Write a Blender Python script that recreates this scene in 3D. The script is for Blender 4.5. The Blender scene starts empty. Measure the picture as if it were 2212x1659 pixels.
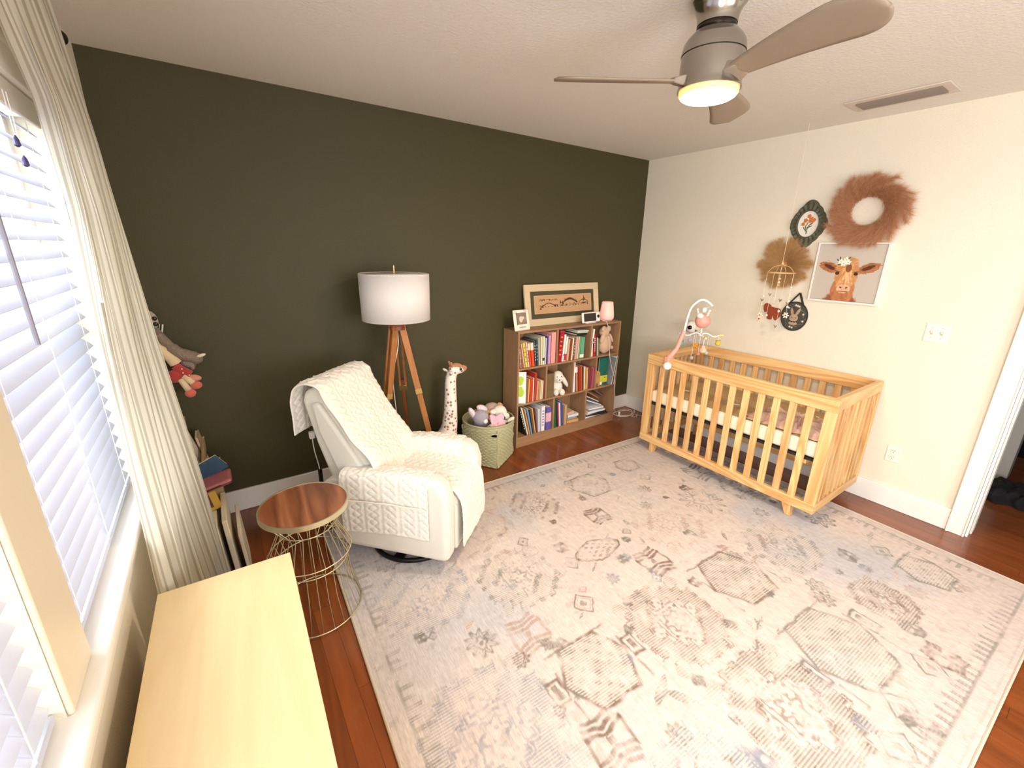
import bpy, bmesh, math, random
import numpy as np
from mathutils import Matrix, Vector, Euler, noise

random.seed(7)
np.random.seed(7)
SC = bpy.context.scene
COL = SC.collection
S = 1.12                      # drawing units -> metres
CAM = Vector((-3.5349, -2.9255, 1.6148))
XL = -3.8786                  # window wall
HC = 2.44                     # ceiling
YF = -4.7                     # wall behind the camera
PI = math.pi

# ------------------------------------------------------------------ camera, world, lights, exposure
def setup_camera():
    yaw, pit, rol, f = 0.6139, -0.2935, 0.0202, 923.27
    fw = Vector((math.sin(yaw)*math.cos(pit), math.cos(yaw)*math.cos(pit), math.sin(pit)))
    r = Vector((math.cos(yaw), -math.sin(yaw), 0)); u = r.cross(fw)
    R = r*math.cos(rol) + u*math.sin(rol); U = -r*math.sin(rol) + u*math.cos(rol)
    cd = bpy.data.cameras.new('camera'); co = bpy.data.objects.new('camera', cd)
    COL.objects.link(co)
    m = Matrix((R, U, -fw)).transposed().to_4x4(); m.translation = CAM*S
    co.matrix_world = m
    cd.sensor_width = 36; cd.lens = f/2212*36
    cd.shift_x = -8.93/2212; cd.shift_y = -10.41/2212
    cd.clip_start = 0.02
    SC.camera = co
setup_camera()

SC.view_settings.view_transform = 'Standard'
SC.view_settings.look = 'None'
SC.view_settings.gamma = 1
SC.view_settings.use_curve_mapping = False
SC.view_settings.exposure = 0.74

w = bpy.data.worlds.new('world'); SC.world = w; w.use_nodes = True
bg = w.node_tree.nodes['Background']
bg.inputs[0].default_value = (0.86, 0.93, 1.0, 1); bg.inputs[1].default_value = .8

def area_light(name, loc, direction, sx, sy, power, color, spread=180):
    l = bpy.data.lights.new(name, 'AREA'); l.shape = 'RECTANGLE'
    l.size = sx*S; l.size_y = sy*S; l.energy = power; l.color = color
    l.spread = math.radians(spread)
    o = bpy.data.objects.new(name, l); COL.objects.link(o)
    o.location = Vector(loc)*S
    o.rotation_euler = Vector(direction).to_track_quat('-Z', 'Z').to_euler()
    return o
DAY = (0.90, 0.95, 1.0)
# daylight: sky seen by the two blinds; added fill from unseen openings behind
area_light('daylight_window_1', (XL-0.70, -1.37, 1.62), (1, 0.0, -0.38), 1.3, 1.2, 44, DAY)
area_light('daylight_window_2', (XL-0.70, -2.45, 1.62), (1, 0.0, -0.38), 1.3, 1.2, 26, DAY)
area_light('fill_light_3', (XL-0.28, -3.85, 1.45), (1, 0.15, -0.02), 1.1, 1.2, 84, (0.93, 0.965, 1.0))
area_light('fill_light_4', (-2.0, YF-0.28, 1.45), (0, 1, -0.02), 1.5, 1.2, 50, (0.98, 0.985, 1.0))

# ------------------------------------------------------------------ helpers
def lin(c):
    if isinstance(c, str):
        c = c.lstrip('#'); c = [int(c[i:i+2], 16)/255 for i in (0, 2, 4)]
    return tuple((x/12.92 if x <= 0.04045 else ((x+0.055)/1.055)**2.4) for x in c)

class MB:
    def __init__(s): s.v = []; s.f = []; s.uv = None; s.col = None
    def add(s, vs, fs):
        n = len(s.v); s.v += [tuple(p) for p in vs]; s.f += [tuple(i+n for i in q) for q in fs]; return s
    def box(s, x0, x1, y0, y1, z0, z1):
        return s.add([(x, y, z) for z in (z0, z1) for y in (y0, y1) for x in (x0, x1)],
            [(0, 2, 3, 1), (4, 5, 7, 6), (0, 1, 5, 4), (2, 6, 7, 3), (0, 4, 6, 2), (1, 3, 7, 5)])
    def obox(s, c, size, R=None):
        R = R or Matrix.Identity(3); c = Vector(c); a, b, d = [q/2 for q in size]
        vs = [c + R @ Vector((x, y, z)) for z in (-d, d) for y in (-b, b) for x in (-a, a)]
        return s.add(vs, [(0, 2, 3, 1), (4, 5, 7, 6), (0, 1, 5, 4), (2, 6, 7, 3), (0, 4, 6, 2), (1, 3, 7, 5)])
    def tube(s, pts, r, n=8, closed=False, cap=True):
        pts = [Vector(p) for p in pts]; m = len(pts)
        rs = r if isinstance(r, (list, tuple)) else [r]*m
        ring = []; up = None; vs = []
        for i, p in enumerate(pts):
            if closed: t = pts[(i+1) % m]-pts[i-1]
            else: t = pts[min(i+1, m-1)]-pts[max(i-1, 0)]
            if t.length < 1e-9: t = Vector((0, 0, 1))
            t.normalize()
            if up is None:
                up = Vector((0, 0, 1)) if abs(t.z) < .9 else Vector((1, 0, 0))
            a = up - t*up.dot(t)
            if a.length < 1e-6: a = t.orthogonal()
            a.normalize(); up = a; b = t.cross(a)
            for k in range(n):
                th = 2*PI*k/n; vs.append(p + (a*math.cos(th)+b*math.sin(th))*rs[i])
        fs = []
        for i in range(m if closed else m-1):
            j = (i+1) % m
            for k in range(n):
                k2 = (k+1) % n; fs.append((i*n+k, i*n+k2, j*n+k2, j*n+k))
        if not closed and cap:
            fs.append(tuple(range(n-1, -1, -1))); fs.append(tuple((m-1)*n+k for k in range(n)))
        return s.add(vs, fs)
    def lathe(s, prof, n=32, c=(0, 0, 0), R=None, close=False):
        vs = []; R = R or Matrix.Identity(3); c = Vector(c)
        for (r, z) in prof:
            for k in range(n):
                t = 2*PI*k/n; vs.append(c + R @ Vector((max(r, 1e-4)*math.cos(t), max(r, 1e-4)*math.sin(t), z)))
        m = len(prof); fs = []
        for i in range(m if close else m-1):
            j = (i+1) % m
            for k in range(n):
                k2 = (k+1) % n; fs.append((i*n+k, i*n+k2, j*n+k2, j*n+k))
        if not close:
            if prof[0][0] > 1e-3: fs.append(tuple(range(n-1, -1, -1)))
            if prof[-1][0] > 1e-3: fs.append(tuple((m-1)*n+k for k in range(n)))
        return s.add(vs, fs)
    def ell(s, c, rad, R=None, n=16, m=10):
        if not isinstance(rad, (tuple, list)): rad = (rad,)*3
        R = R or Matrix.Identity(3); c = Vector(c); vs = []; fs = []
        for i in range(m+1):
            ph = PI*i/m - PI/2
            for k in range(n):
                t = 2*PI*k/n
                vs.append(c + R @ Vector((rad[0]*math.cos(ph)*math.cos(t), rad[1]*math.cos(ph)*math.sin(t), rad[2]*math.sin(ph))))
        for i in range(m):
            for k in range(n):
                k2 = (k+1) % n; fs.append((i*n+k, i*n+k2, (i+1)*n+k2, (i+1)*n+k))
        return s.add(vs, fs)
    def prism(s, poly, w0, w1, fn):
        n = len(poly)
        vs = [fn(u, v, w0) for u, v in poly] + [fn(u, v, w1) for u, v in poly]
        fs = [tuple(range(n-1, -1, -1)), tuple(range(n, 2*n))]
        fs += [(i, (i+1) % n, n+(i+1) % n, n+i) for i in range(n)]
        return s.add(vs, fs)
    def grid(s, nu, nv, fn, uv=True):
        base = len(s.v)
        for j in range(nv+1):
            for i in range(nu+1):
                s.v.append(tuple(fn(i/nu, j/nv)))
        for j in range(nv):
            for i in range(nu):
                a = base+j*(nu+1)+i; s.f.append((a, a+1, a+nu+2, a+nu+1))
        if uv:
            s.uv = (s.uv or []) + [(i/nu, j/nv) for j in range(nv+1) for i in range(nu+1)]
        return s
    def mesh(s, name, mat, M=None, smooth=None):
        me = bpy.data.meshes.new(name)
        vs = s.v
        if M is not None: vs = [M @ Vector(p) for p in vs]
        vs = [(p[0]*S, p[1]*S, p[2]*S) for p in vs]
        me.from_pydata(vs, [], s.f); me.update()
        bm = bmesh.new(); bm.from_mesh(me)
        if not s.uv and len(s.v) < 60000: bmesh.ops.recalc_face_normals(bm, faces=bm.faces)
        bm.to_mesh(me); bm.free()
        if s.uv:
            ul = me.uv_layers.new(name='UVMap'); li = np.zeros(len(me.loops), dtype=np.int32)
            me.loops.foreach_get('vertex_index', li)
            ul.data.foreach_set('uv', np.array(s.uv, dtype=np.float32)[li].ravel())
        if mat: me.materials.append(mat)
        if smooth is not None:
            me.polygons.foreach_set('use_smooth', [True]*len(me.polygons))
            me.set_sharp_from_angle(angle=math.radians(smooth))
        return me
    def build(s, name, mat, parent=None, world=True, smooth=35, bevel=0, seg=2, sub=0, solid=0, origin=None, kind=None):
        """world=True: vertices are given in room coordinates and moved into the parent's frame"""
        M = None
        if parent is not None and world: M = XF[parent.name].inverted()
        o = bpy.data.objects.new(name, None)
        if parent is None and origin is not None: M = Matrix.Translation(-Vector(origin))
        me = s.mesh(name, mat, M, smooth)
        bpy.data.objects.remove(o)
        o = bpy.data.objects.new(name, me); COL.objects.link(o)
        XF[o.name] = XF[parent.name] if parent is not None else Matrix.Translation(Vector(origin or (0, 0, 0)))
        if parent is not None: o.parent = parent
        elif origin is not None: o.location = Vector(origin)*S
        if solid:
            md = o.modifiers.new('solid', 'SOLIDIFY'); md.thickness = solid*S; md.offset = 0
        if bevel:
            md = o.modifiers.new('bevel', 'BEVEL'); md.width = bevel*S; md.segments = seg; md.limit_method = 'ANGLE'
            md.angle_limit = math.radians(40); md.harden_normals = False
        if sub:
            md = o.modifiers.new('sub', 'SUBSURF'); md.levels = sub; md.render_levels = sub
        if kind: o['kind'] = kind
        return o
XF = {}
def thing(name, label, cat, loc=(0, 0, 0), rz=0, group=None):
    o = bpy.data.objects.new(name, None); COL.objects.link(o)
    o.location = Vector(loc)*S; o.rotation_euler = (0, 0, rz); o.empty_display_size = 0.05
    XF[o.name] = Matrix.Translation(Vector(loc)) @ Matrix.Rotation(rz, 4, 'Z')
    o['label'] = label; o['category'] = cat
    if group: o['group'] = group
    return o
def tag(o, label, cat, group=None):
    o['label'] = label; o['category'] = cat
    if group: o['group'] = group
    return o
def struct(o): o['kind'] = 'structure'; return o
def rot(ax, deg): return Matrix.Rotation(math.radians(deg), 3, ax)
def K(p):       # crib drawing space -> room (same view ray, standing on the floor against the wall)
    return CAM + (Vector(p)-CAM)*1.052
def spline(pts, n):
    pts = [Vector(p) for p in pts]; out = []
    for i in range(len(pts)-1):
        p0 = pts[max(i-1, 0)]; p1 = pts[i]; p2 = pts[i+1]; p3 = pts[min(i+2, len(pts)-1)]
        for k in range(n):
            t = k/n
            out.append(0.5*((2*p1)+(p2-p0)*t+(2*p0-5*p1+4*p2-p3)*t*t+(-p0+3*p1-3*p2+p3)*t**3))
    out.append(pts[-1]); return out

# ------------------------------------------------------------------ materials
MATS = {}
def newmat(name):
    m = bpy.data.materials.new(name); m.use_nodes = True
    return m, m.node_tree.nodes, m.node_tree.links, m.node_tree.nodes['Principled BSDF']
def plain(name, c, rough=0.6, metal=0, var=0.0, vscale=20, bump=0, bscale=60, sheen=0, trans=0, emis=None, estr=0, coat=0, rand=0, sss=0, stretch=None):
    if name in MATS: return MATS[name]
    m, N, L, b = newmat(name); c = lin(c)
    b.inputs['Base Color'].default_value = (*c, 1); b.inputs['Roughness'].default_value = rough
    b.inputs['Metallic'].default_value = metal
    if sheen: b.inputs['Sheen Weight'].default_value = sheen
    if coat: b.inputs['Coat Weight'].default_value = coat; b.inputs['Coat Roughness'].default_value = .15
    if emis: b.inputs['Emission Color'].default_value = (*lin(emis), 1); b.inputs['Emission Strength'].default_value = estr
    if sss: b.inputs['Subsurface Weight'].default_value = sss; b.inputs['Subsurface Radius'].default_value = (.02, .012, .01)
    src = None
    if var or bump:
        tc = N.new('ShaderNodeTexCoord')
        src = tc.outputs['Object']
        if stretch:
            mp = N.new('ShaderNodeMapping'); mp.inputs['Scale'].default_value = stretch; L.new(src, mp.inputs[0]); src = mp.outputs[0]
    if var:
        nz = N.new('ShaderNodeTexNoise'); nz.inputs['Scale'].default_value = vscale; nz.inputs['Detail'].default_value = 5
        L.new(src, nz.inputs['Vector'])
        mx = N.new('ShaderNodeMix'); mx.data_type = 'RGBA'
        mx.inputs[6].default_value = (*[x*(1-var) for x in c], 1); mx.inputs[7].default_value = (*[min(1, x*(1+var)) for x in c], 1)
        L.new(nz.outputs[0], mx.inputs[0]); L.new(mx.outputs[2], b.inputs['Base Color'])
    if bump:
        nz2 = N.new('ShaderNodeTexNoise'); nz2.inputs['Scale'].default_value = bscale; nz2.inputs['Detail'].default_value = 4
        L.new(src, nz2.inputs['Vector'])
        bp = N.new('ShaderNodeBump'); bp.inputs['Strength'].default_value = bump; bp.inputs['Distance'].default_value = .01
        L.new(nz2.outputs[0], bp.inputs['Height']); L.new(bp.outputs[0], b.inputs['Normal'])
    if trans:
        out = N['Material Output']; tr = N.new('ShaderNodeBsdfTranslucent'); tr.inputs[0].default_value = (*c, 1)
        ms = N.new('ShaderNodeMixShader'); ms.inputs[0].default_value = trans
        L.new(b.outputs[0], ms.inputs[1]); L.new(tr.outputs[0], ms.inputs[2]); L.new(ms.outputs[0], out.inputs[0])
    MATS[name] = m; return m
def wood(name, c1, c2, axis='x', scale=14, rough=.45, ring=.55, fine=.35, coat=0, rand=.25, along=.9, dark=None):
    """grain runs along axis: stretched noise, distorted bands, fine pores"""
    if name in MATS: return MATS[name]
    m, N, L, b = newmat(name)
    b.inputs['Roughness'].default_value = rough
    if coat: b.inputs['Coat Weight'].default_value = coat; b.inputs['Coat Roughness'].default_value = .12
    tc = N.new('ShaderNodeTexCoord'); oi = N.new('ShaderNodeObjectInfo')
    add = N.new('ShaderNodeVectorMath'); add.operation = 'MULTIPLY_ADD'
    cmb = N.new('ShaderNodeCombineXYZ')
    for i in range(3): L.new(oi.outputs['Random'], cmb.inputs[i])
    L.new(cmb.outputs[0], add.inputs[0]); add.inputs[1].default_value = (17, 29, 13); L.new(tc.outputs['Object'], add.inputs[2])
    mp = N.new('ShaderNodeMapping'); sc = [1, 1, 1]; sc['xyz'.index(axis)] = .09*along
    mp.inputs['Scale'].default_value = sc; L.new(add.outputs[0], mp.inputs[0])
    n1 = N.new('ShaderNodeTexNoise'); n1.inputs['Scale'].default_value = scale*.55; n1.inputs['Detail'].default_value = 2; n1.inputs['Distortion'].default_value = .6
    L.new(mp.outputs[0], n1.inputs['Vector'])
    mm = N.new('ShaderNodeMath'); mm.operation = 'MULTIPLY'; mm.inputs[1].default_value = 9; L.new(n1.outputs[0], mm.inputs[0])
    fr = N.new('ShaderNodeMath'); fr.operation = 'PINGPONG'; fr.inputs[1].default_value = .5; L.new(mm.outputs[0], fr.inputs[0])
    n2 = N.new('ShaderNodeTexNoise'); n2.inputs['Scale'].default_value = scale*9; n2.inputs['Detail'].default_value = 4; n2.inputs['Roughness'].default_value = .7
    L.new(mp.outputs[0], n2.inputs['Vector'])
    a = N.new('ShaderNodeMath'); a.operation = 'MULTIPLY'; a.inputs[1].default_value = ring*2; L.new(fr.outputs[0], a.inputs[0])
    c = N.new('ShaderNodeMath'); c.operation = 'MULTIPLY_ADD'; c.inputs[1].default_value = fine; L.new(n2.outputs[0], c.inputs[0]); L.new(a.outputs[0], c.inputs[2])
    mx = N.new('ShaderNodeMix'); mx.data_type = 'RGBA'
    mx.inputs[6].default_value = (*lin(c1), 1); mx.inputs[7].default_value = (*lin(c2), 1)
    L.new(c.outputs[0], mx.inputs[0])
    hs = N.new('ShaderNodeHueSaturation')
    mr = N.new('ShaderNodeMapRange'); mr.inputs[3].default_value = 1-rand; mr.inputs[4].default_value = 1+rand
    L.new(oi.outputs['Random'], mr.inputs[0]); L.new(mr.outputs[0], hs.inputs['Value']); L.new(mx.outputs[2], hs.inputs['Color'])
    L.new(hs.outputs[0], b.inputs['Base Color'])
    bp = N.new('ShaderNodeBump'); bp.inputs['Strength'].default_value = .12; bp.inputs['Distance'].default_value = .004
    L.new(n2.outputs[0], bp.inputs['Height']); L.new(bp.outputs[0], b.inputs['Normal'])
    MATS[name] = m; return m
def vcol(name, rough=.8, stripes=False, bump=0, sheen=0):
    m, N, L, b = newmat(name); b.inputs['Roughness'].default_value = rough
    at = N.new('ShaderNodeVertexColor'); at.layer_name = 'Col'
    col = at.outputs[0]
    if stripes:
        tc = N.new('ShaderNodeTexCoord')
        wv = N.new('ShaderNodeTexWave'); wv.bands_direction = 'Y'; wv.inputs['Scale'].default_value = 26
        wv.inputs['Distortion'].default_value = .6; wv.inputs['Detail'].default_value = 3; wv.inputs['Detail Scale'].default_value = 6
        L.new(tc.outputs['Object'], wv.inputs['Vector'])
        mp = N.new('ShaderNodeMapping'); mp.inputs['Scale'].default_value = (1, .12, 1); L.new(tc.outputs['Object'], mp.inputs[0])
        nz = N.new('ShaderNodeTexNoise'); nz.inputs['Scale'].default_value = 220; nz.inputs['Detail'].default_value = 3; L.new(mp.outputs[0], nz.inputs['Vector'])
        # abrash streaks and weave grain
        mul = N.new('ShaderNodeMath'); mul.operation = 'MULTIPLY'; mul.use_clamp = True; L.new(wv.outputs[1], mul.inputs[0]); L.new(at.outputs[1], mul.inputs[1])
        mx = N.new('ShaderNodeMix'); mx.data_type = 'RGBA'; mx.inputs[7].default_value = (*lin('#d9ccc2'), 1)
        L.new(mul.outputs[0], mx.inputs[0]); L.new(col, mx.inputs[6])
        mr = N.new('ShaderNodeMapRange'); mr.inputs[1].default_value = .3; mr.inputs[2].default_value = .7; mr.inputs[3].default_value = .86; mr.inputs[4].default_value = 1.1
        L.new(nz.outputs[0], mr.inputs[0])
        vm = N.new('ShaderNodeVectorMath'); vm.operation = 'SCALE'; L.new(mx.outputs[2], vm.inputs[0]); L.new(mr.outputs[0], vm.inputs['Scale'])
        col = vm.outputs[0]
        bp = N.new('ShaderNodeBump'); bp.inputs['Strength'].default_value = .35; bp.inputs['Distance'].default_value = .004
        L.new(nz.outputs[0], bp.inputs['Height']); L.new(bp.outputs[0], b.inputs['Normal'])
    L.new(col, b.inputs['Base Color'])
    MATS[name] = m; return m
def set_cols(o, rgba):
    me = o.data; ca = me.color_attributes.new('Col', 'FLOAT_COLOR', 'POINT')
    ca.data.foreach_set('color', np.ascontiguousarray(rgba, dtype=np.float32).ravel())

M_wallwhite = plain('wall_paint_cream', '#ece3cf', .85, bump=.25, bscale=160)
M_wallgreen = plain('wall_paint_olive', '#413c1b', .6, var=.05, vscale=2.5, bump=.2, bscale=160)
M_ceil = plain('ceiling_paint', '#e6e0d6', .9, bump=.3, bscale=70)
M_trim = plain('trim_white_gloss', '#f2eee6', .35)
M_dark = plain('hall_dark_tone', '#4a4038', .8)  # darkness of the hall and room beyond, put into the wall colour

# ------------------------------------------------------------------ room shell
def b(x0, x1, y0, y1, z0, z1): return MB().box(x0, x1, y0, y1, z0, z1)
WT = .14
# windows (y ranges on the window wall; the third is added, unseen)
W1 = (-1.82, -.90); W2 = (-2.93, -1.975); W3 = (-4.45, -3.25); WZ = (.74, 2.0)
m = MB()
for (y0, y1) in ((YF-WT, W3[0]), (W3[1], W2[0]), (W2[1], W1[0]), (W1[1], WT)): m.box(XL-WT, XL, y0, y1, WZ[0], WZ[1])
m.box(XL-WT, XL, YF-WT, WT, -.05, WZ[0]); m.box(XL-WT, XL, YF-WT, WT, WZ[1], HC)
struct(m.build('wall_left', M_wallwhite, smooth=None))
struct(b(XL, 0, 0, WT, -.05, HC).build('wall_back', M_wallgreen, smooth=None))
DY = (-3.55, -2.685); DH = 2.03
m = MB(); m.box(0, .13, DY[1], 0, -.05, HC); m.box(0, .13, YF, DY[0], -.05, HC); m.box(0, .13, DY[0], DY[1], DH, HC)
struct(m.build('wall_right', M_wallwhite, smooth=None))
m = MB(); FW = (-2.9, -1.1)  # opening added behind the camera to let fill light in
m.box(XL, FW[0], YF-WT, YF, -.05, HC); m.box(FW[1], 0.13, YF-WT, YF, -.05, HC)
m.box(FW[0], FW[1], YF-WT, YF, -.05, WZ[0]); m.box(FW[0], FW[1], YF-WT, YF, WZ[1], HC)
struct(m.build('wall_front', M_wallwhite, smooth=None))
struct(b(XL-WT, 3.3, YF-WT, WT, HC, HC+.12).build('ceiling', M_ceil, smooth=None))

# floor: boards one by one on a dark subfloor
M_floor = wood('oak_floor_red', '#955127', '#693315', 'y', 9, rough=.28, ring=.35, fine=.5, coat=.3, rand=.16)
fl = struct(b(XL-.0, 3.3, YF, 0, -.05, -.014).build('floor', plain('subfloor', '#241008', .9), smooth=None))
PW = .0715; cache = {}
rows = int((3.2-XL)/PW)+1
for i in range(rows):
    x0 = XL+i*PW
    if x0 > 1.9: break
    if x0 > .1: segs = [(-4.3, -3.1), (-3.1, -1.75)]
    else:
        y = 0; segs = []
        off = (i*.37) % 1.0
        cuts = [0]+[-(off*1.3+.35+1.45*k) for k in range(4) if (off*1.3+.35+1.45*k) < -YF-.3]+[YF]
        segs = [(cuts[k+1], cuts[k]) for k in range(len(cuts)-1)]
    for (a, c) in segs:
        L_ = round(c-a, 3)
        if L_ not in cache:
            cache[L_] = MB().box(.0004, PW-.0004, .0005, L_-.0005, -.014, 0).mesh('plank', M_floor, None, None)
        o = bpy.data.objects.new('plank', cache[L_]); COL.objects.link(o); o.parent = fl
        o.location = (x0*S, a*S, 0)

# baseboards and crown-less trims
def baseboard(name, x0, x1, y0, y1):
    m = MB(); m.box(x0, x1, y0, y1, 0, .142)
    return struct(m.build(name, M_trim, bevel=.004))
baseboard('baseboard_back', XL, 0, -.018, 0)
baseboard('baseboard_right', -.018, 0, -2.60, -.018)
baseboard('baseboard_left', XL, XL+.018, YF, -.018)
# door casing
m = MB(); m.box(-.024, 0, -2.682, -2.605, 0, DH+.075); m.box(-.032, 0, -2.612, -2.600, 0, DH+.085)
m.box(-.03, 0, -2.684, -2.674, 0, DH); m.box(-.024, 0, DY[0]-.075, -2.605, DH, DH+.075); m.box(-.024, 0, DY[0]-.075, DY[0], 0, DH)
struct(m.build('trim_1', M_trim, bevel=.003))
m = MB(); m.box(0, .13, DY[1], DY[1]+.004, 0, DH); m.box(-.008, .04, DY[1]-.012, DY[1], 0, DH); m.box(.055, .14, DY[1]-.02, DY[1], 0, DH)
m.box(0, .13, DY[0], DY[1], DH-.004, DH); m.box(0, .13, DY[0], DY[0]+.01, 0, DH)
struct(m.build('door_1', M_trim, bevel=.002))
# hallway beyond
struct(b(1.25, 1.37, -2.62, -1.7, 0, HC).build('wall_hall_east', M_wallwhite, smooth=None))
struct(b(1.20, 1.40, -2.70, -2.62, 0, HC).build('trim_2', plain('hall_trim', '#b9b4aa', .5), bevel=.004))
struct(b(.13, 1.25, -1.75, -1.65, 0, HC).build('wall_hall_north', M_wallwhite, smooth=None))
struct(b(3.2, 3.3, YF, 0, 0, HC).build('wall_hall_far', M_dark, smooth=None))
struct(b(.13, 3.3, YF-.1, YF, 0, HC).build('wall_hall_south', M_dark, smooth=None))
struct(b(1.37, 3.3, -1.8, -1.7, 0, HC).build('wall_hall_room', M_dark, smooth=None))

# window frames, sills, casing
M_glass, N_, L_, bs = newmat('window_glass')
gl = N_.new('ShaderNodeBsdfTransparent'); gs = N_.new('ShaderNodeBsdfGlossy'); gs.inputs['Roughness'].default_value = .02
mixn = N_.new('ShaderNodeMixShader'); mixn.inputs[0].default_value = .06
L_.new(gl.outputs[0], mixn.inputs[1]); L_.new(gs.outputs[0], mixn.inputs[2]); L_.new(mixn.outputs[0], N_['Material Output'].inputs[0])
def window(name, y0, y1, z0, z1, xin=XL, south=False):
    fr = MB(); t = .045; xa, xb = XL-.115, XL-.08
    def bb(m, a0, a1, c0, c1, d0, d1):
        if south: m.box(a0, a1, YF-(c1-0), YF-(c0-0), d0, d1)
        else: m.box(XL-c1, XL-c0, a0, a1, d0, d1)
    for (a0, a1, d0, d1) in ((y0, y1, z0, z0+t), (y0, y1, z1-t, z1), (y0, y0+t, z0, z1), (y1-t, y1, z0, z1), (y0, y1, (z0+z1)/2-.02, (z0+z1)/2+.02)):
        bb(fr, a0, a1, .08, .115, d0, d1)
    f = struct(fr.build(name, M_trim))
    g = MB(); bb(g, y0+t, y1-t, .096, .099, z0+t, z1-t); g.build('glass_pane', M_glass, f, smooth=None)
    return f
window('window_1', *W1, *WZ); window('window_2', *W2, *WZ); window('added_window_3', *W3, *WZ); window('added_window_4', *FW, *WZ, south=True)  # last two are added out of view for fill light
m = MB()      # casing boards round the pair of windows, head board, stool and apron
m.box(XL, XL+.011, W2[1]-.0, W1[0]+.0, WZ[0]+.02, WZ[1]+.0)
struct(m.build('trim_3', plain('mullion_cream', '#e9dcc4', .35), bevel=.004))
m = MB(); m.box(XL, XL+.016, W1[1], W1[1]+.085, WZ[0], WZ[1]+.085); m.box(XL, XL+.016, W2[0]-.085, W2[0], WZ[0], WZ[1]+.085)
struct(m.build('trim_4', M_trim, bevel=.004))
m = MB(); m.box(XL, XL+.018, W2[0]-.085, W1[1]+.085, WZ[1], WZ[1]+.075); m.box(XL, XL+.026, W2[0]-.09, W1[1]+.09, WZ[1]+.07, WZ[1]+.085)
struct(m.build('trim_5', M_trim, bevel=.003))
m = MB(); m.box(XL-.08, XL+.042, W2[0]-.1, W1[1]+.1, .738, .76)
struct(m.build('trim_6', M_trim, bevel=.006, seg=3))
m = MB(); m.box(XL, XL+.02, W2[0]-.085, W1[1]+.085, .665, .738); m.box(XL, XL+.028, W2[0]-.085, W1[1]+.085, .72, .738)
struct(m.build('trim_7', M_trim, bevel=.003))

# ------------------------------------------------------------------ blinds
M_slat = plain('blind_slat_white', '#dfe2ee', .5, trans=.22)
M_cord = plain('blind_cord', '#f4f4f8', .8)
def blind(y0, y1, label):
    t = thing('window_blind', label, 'blind', (XL-.03, (y0+y1)/2, 2.0), 0, 'venetian blinds in the window pair')
    xc = XL-.036
    MB().box(xc-.03, xc+.032, y0, y1, 1.955, 1.998).build('headrail', M_trim, t, bevel=.003)
    MB().box(xc+.028, xc+.036, y0-.004, y1+.004, 1.93, 1.998).build('valance', plain('valance_cream', '#e6dfd2', .4), t, bevel=.003)
    MB().box(xc-.022, xc+.024, y0, y1, .768, .784).build('bottom_rail', M_slat, t, bevel=.003)
    n = 24; z0, z1 = .815, 1.925; th = math.radians(42); hw = .0285
    sl = MB(); q = 4; vs = []; fs = []
    prof = []
    for k in range(q+1):
        u = -1+2*k/q; prof.append((u*hw*math.cos(th) + .003*(1-u*u)*math.sin(th), -u*hw*math.sin(th) + .003*(1-u*u)*math.cos(th)))
    prof2 = [(a-.0012*math.sin(th), c-.0016) for a, c in reversed(prof)]
    poly = prof+prof2
    sl.prism(poly, y0-(y0+y1)/2, y1-(y0+y1)/2, lambda u, v, w_: (u, w_, v))
    me = sl.mesh('slat', M_slat, None, 40)
    for k in range(n):
        z = z0+(z1-z0)*k/(n-1)
        o = bpy.data.objects.new('slat', me); COL.objects.link(o); o.parent = t
        o.location = (-.006*S, 0, (z-2.0)*S)
    for fy in (.1, .5, .9):
        yy = y0+(y1-y0)*fy; cm = MB()
        for dx in (-.0225, .0225): cm.box(xc+dx-.0008, xc+dx+.0008, yy-.0012, yy+.0012, .77, 1.96)
        for k in range(n):
            z = z0+(z1-z0)*k/(n-1); cm.tube([(xc-.0225, yy, z+.016), (xc+.0225, yy, z-.023)], .0007, 4)
        cm.build('ladder_cord', M_cord, t, smooth=None)
    return t
t1 = blind(W1[0]+.004, W1[1]-.05, 'white slatted blind lowered in the window pane nearest the curtain')
MB().tube([(XL+.016, -1.60, 1.93), (XL+.018, -1.60, 1.40)], .0045, 8).build('tilt_wand', plain('wand_grey', '#8d8a96', .4), t1)
m = MB()
for yy, zz in ((-1.30, 1.84), (-1.275, 1.80)):
    m.tube([(XL+.012, yy, 1.95), (XL+.012, yy, zz)], .0010, 6)
m.build('pull_cord', M_cord, t1)
m = MB()
for yy, zz in ((-1.30, 1.84), (-1.275, 1.80)): MB().lathe([(.001, .014), (.005, .006), (.0065, -.008), (.002, -.012)], 10, (XL+.012, yy, zz)).build('cord_tassel', plain('tassel_dark', '#3d3560', .4), t1)
blind(W2[0]+.004, W2[1]-.004, 'white slatted blind in the pane nearest the camera, beyond the cream mullion')

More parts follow.
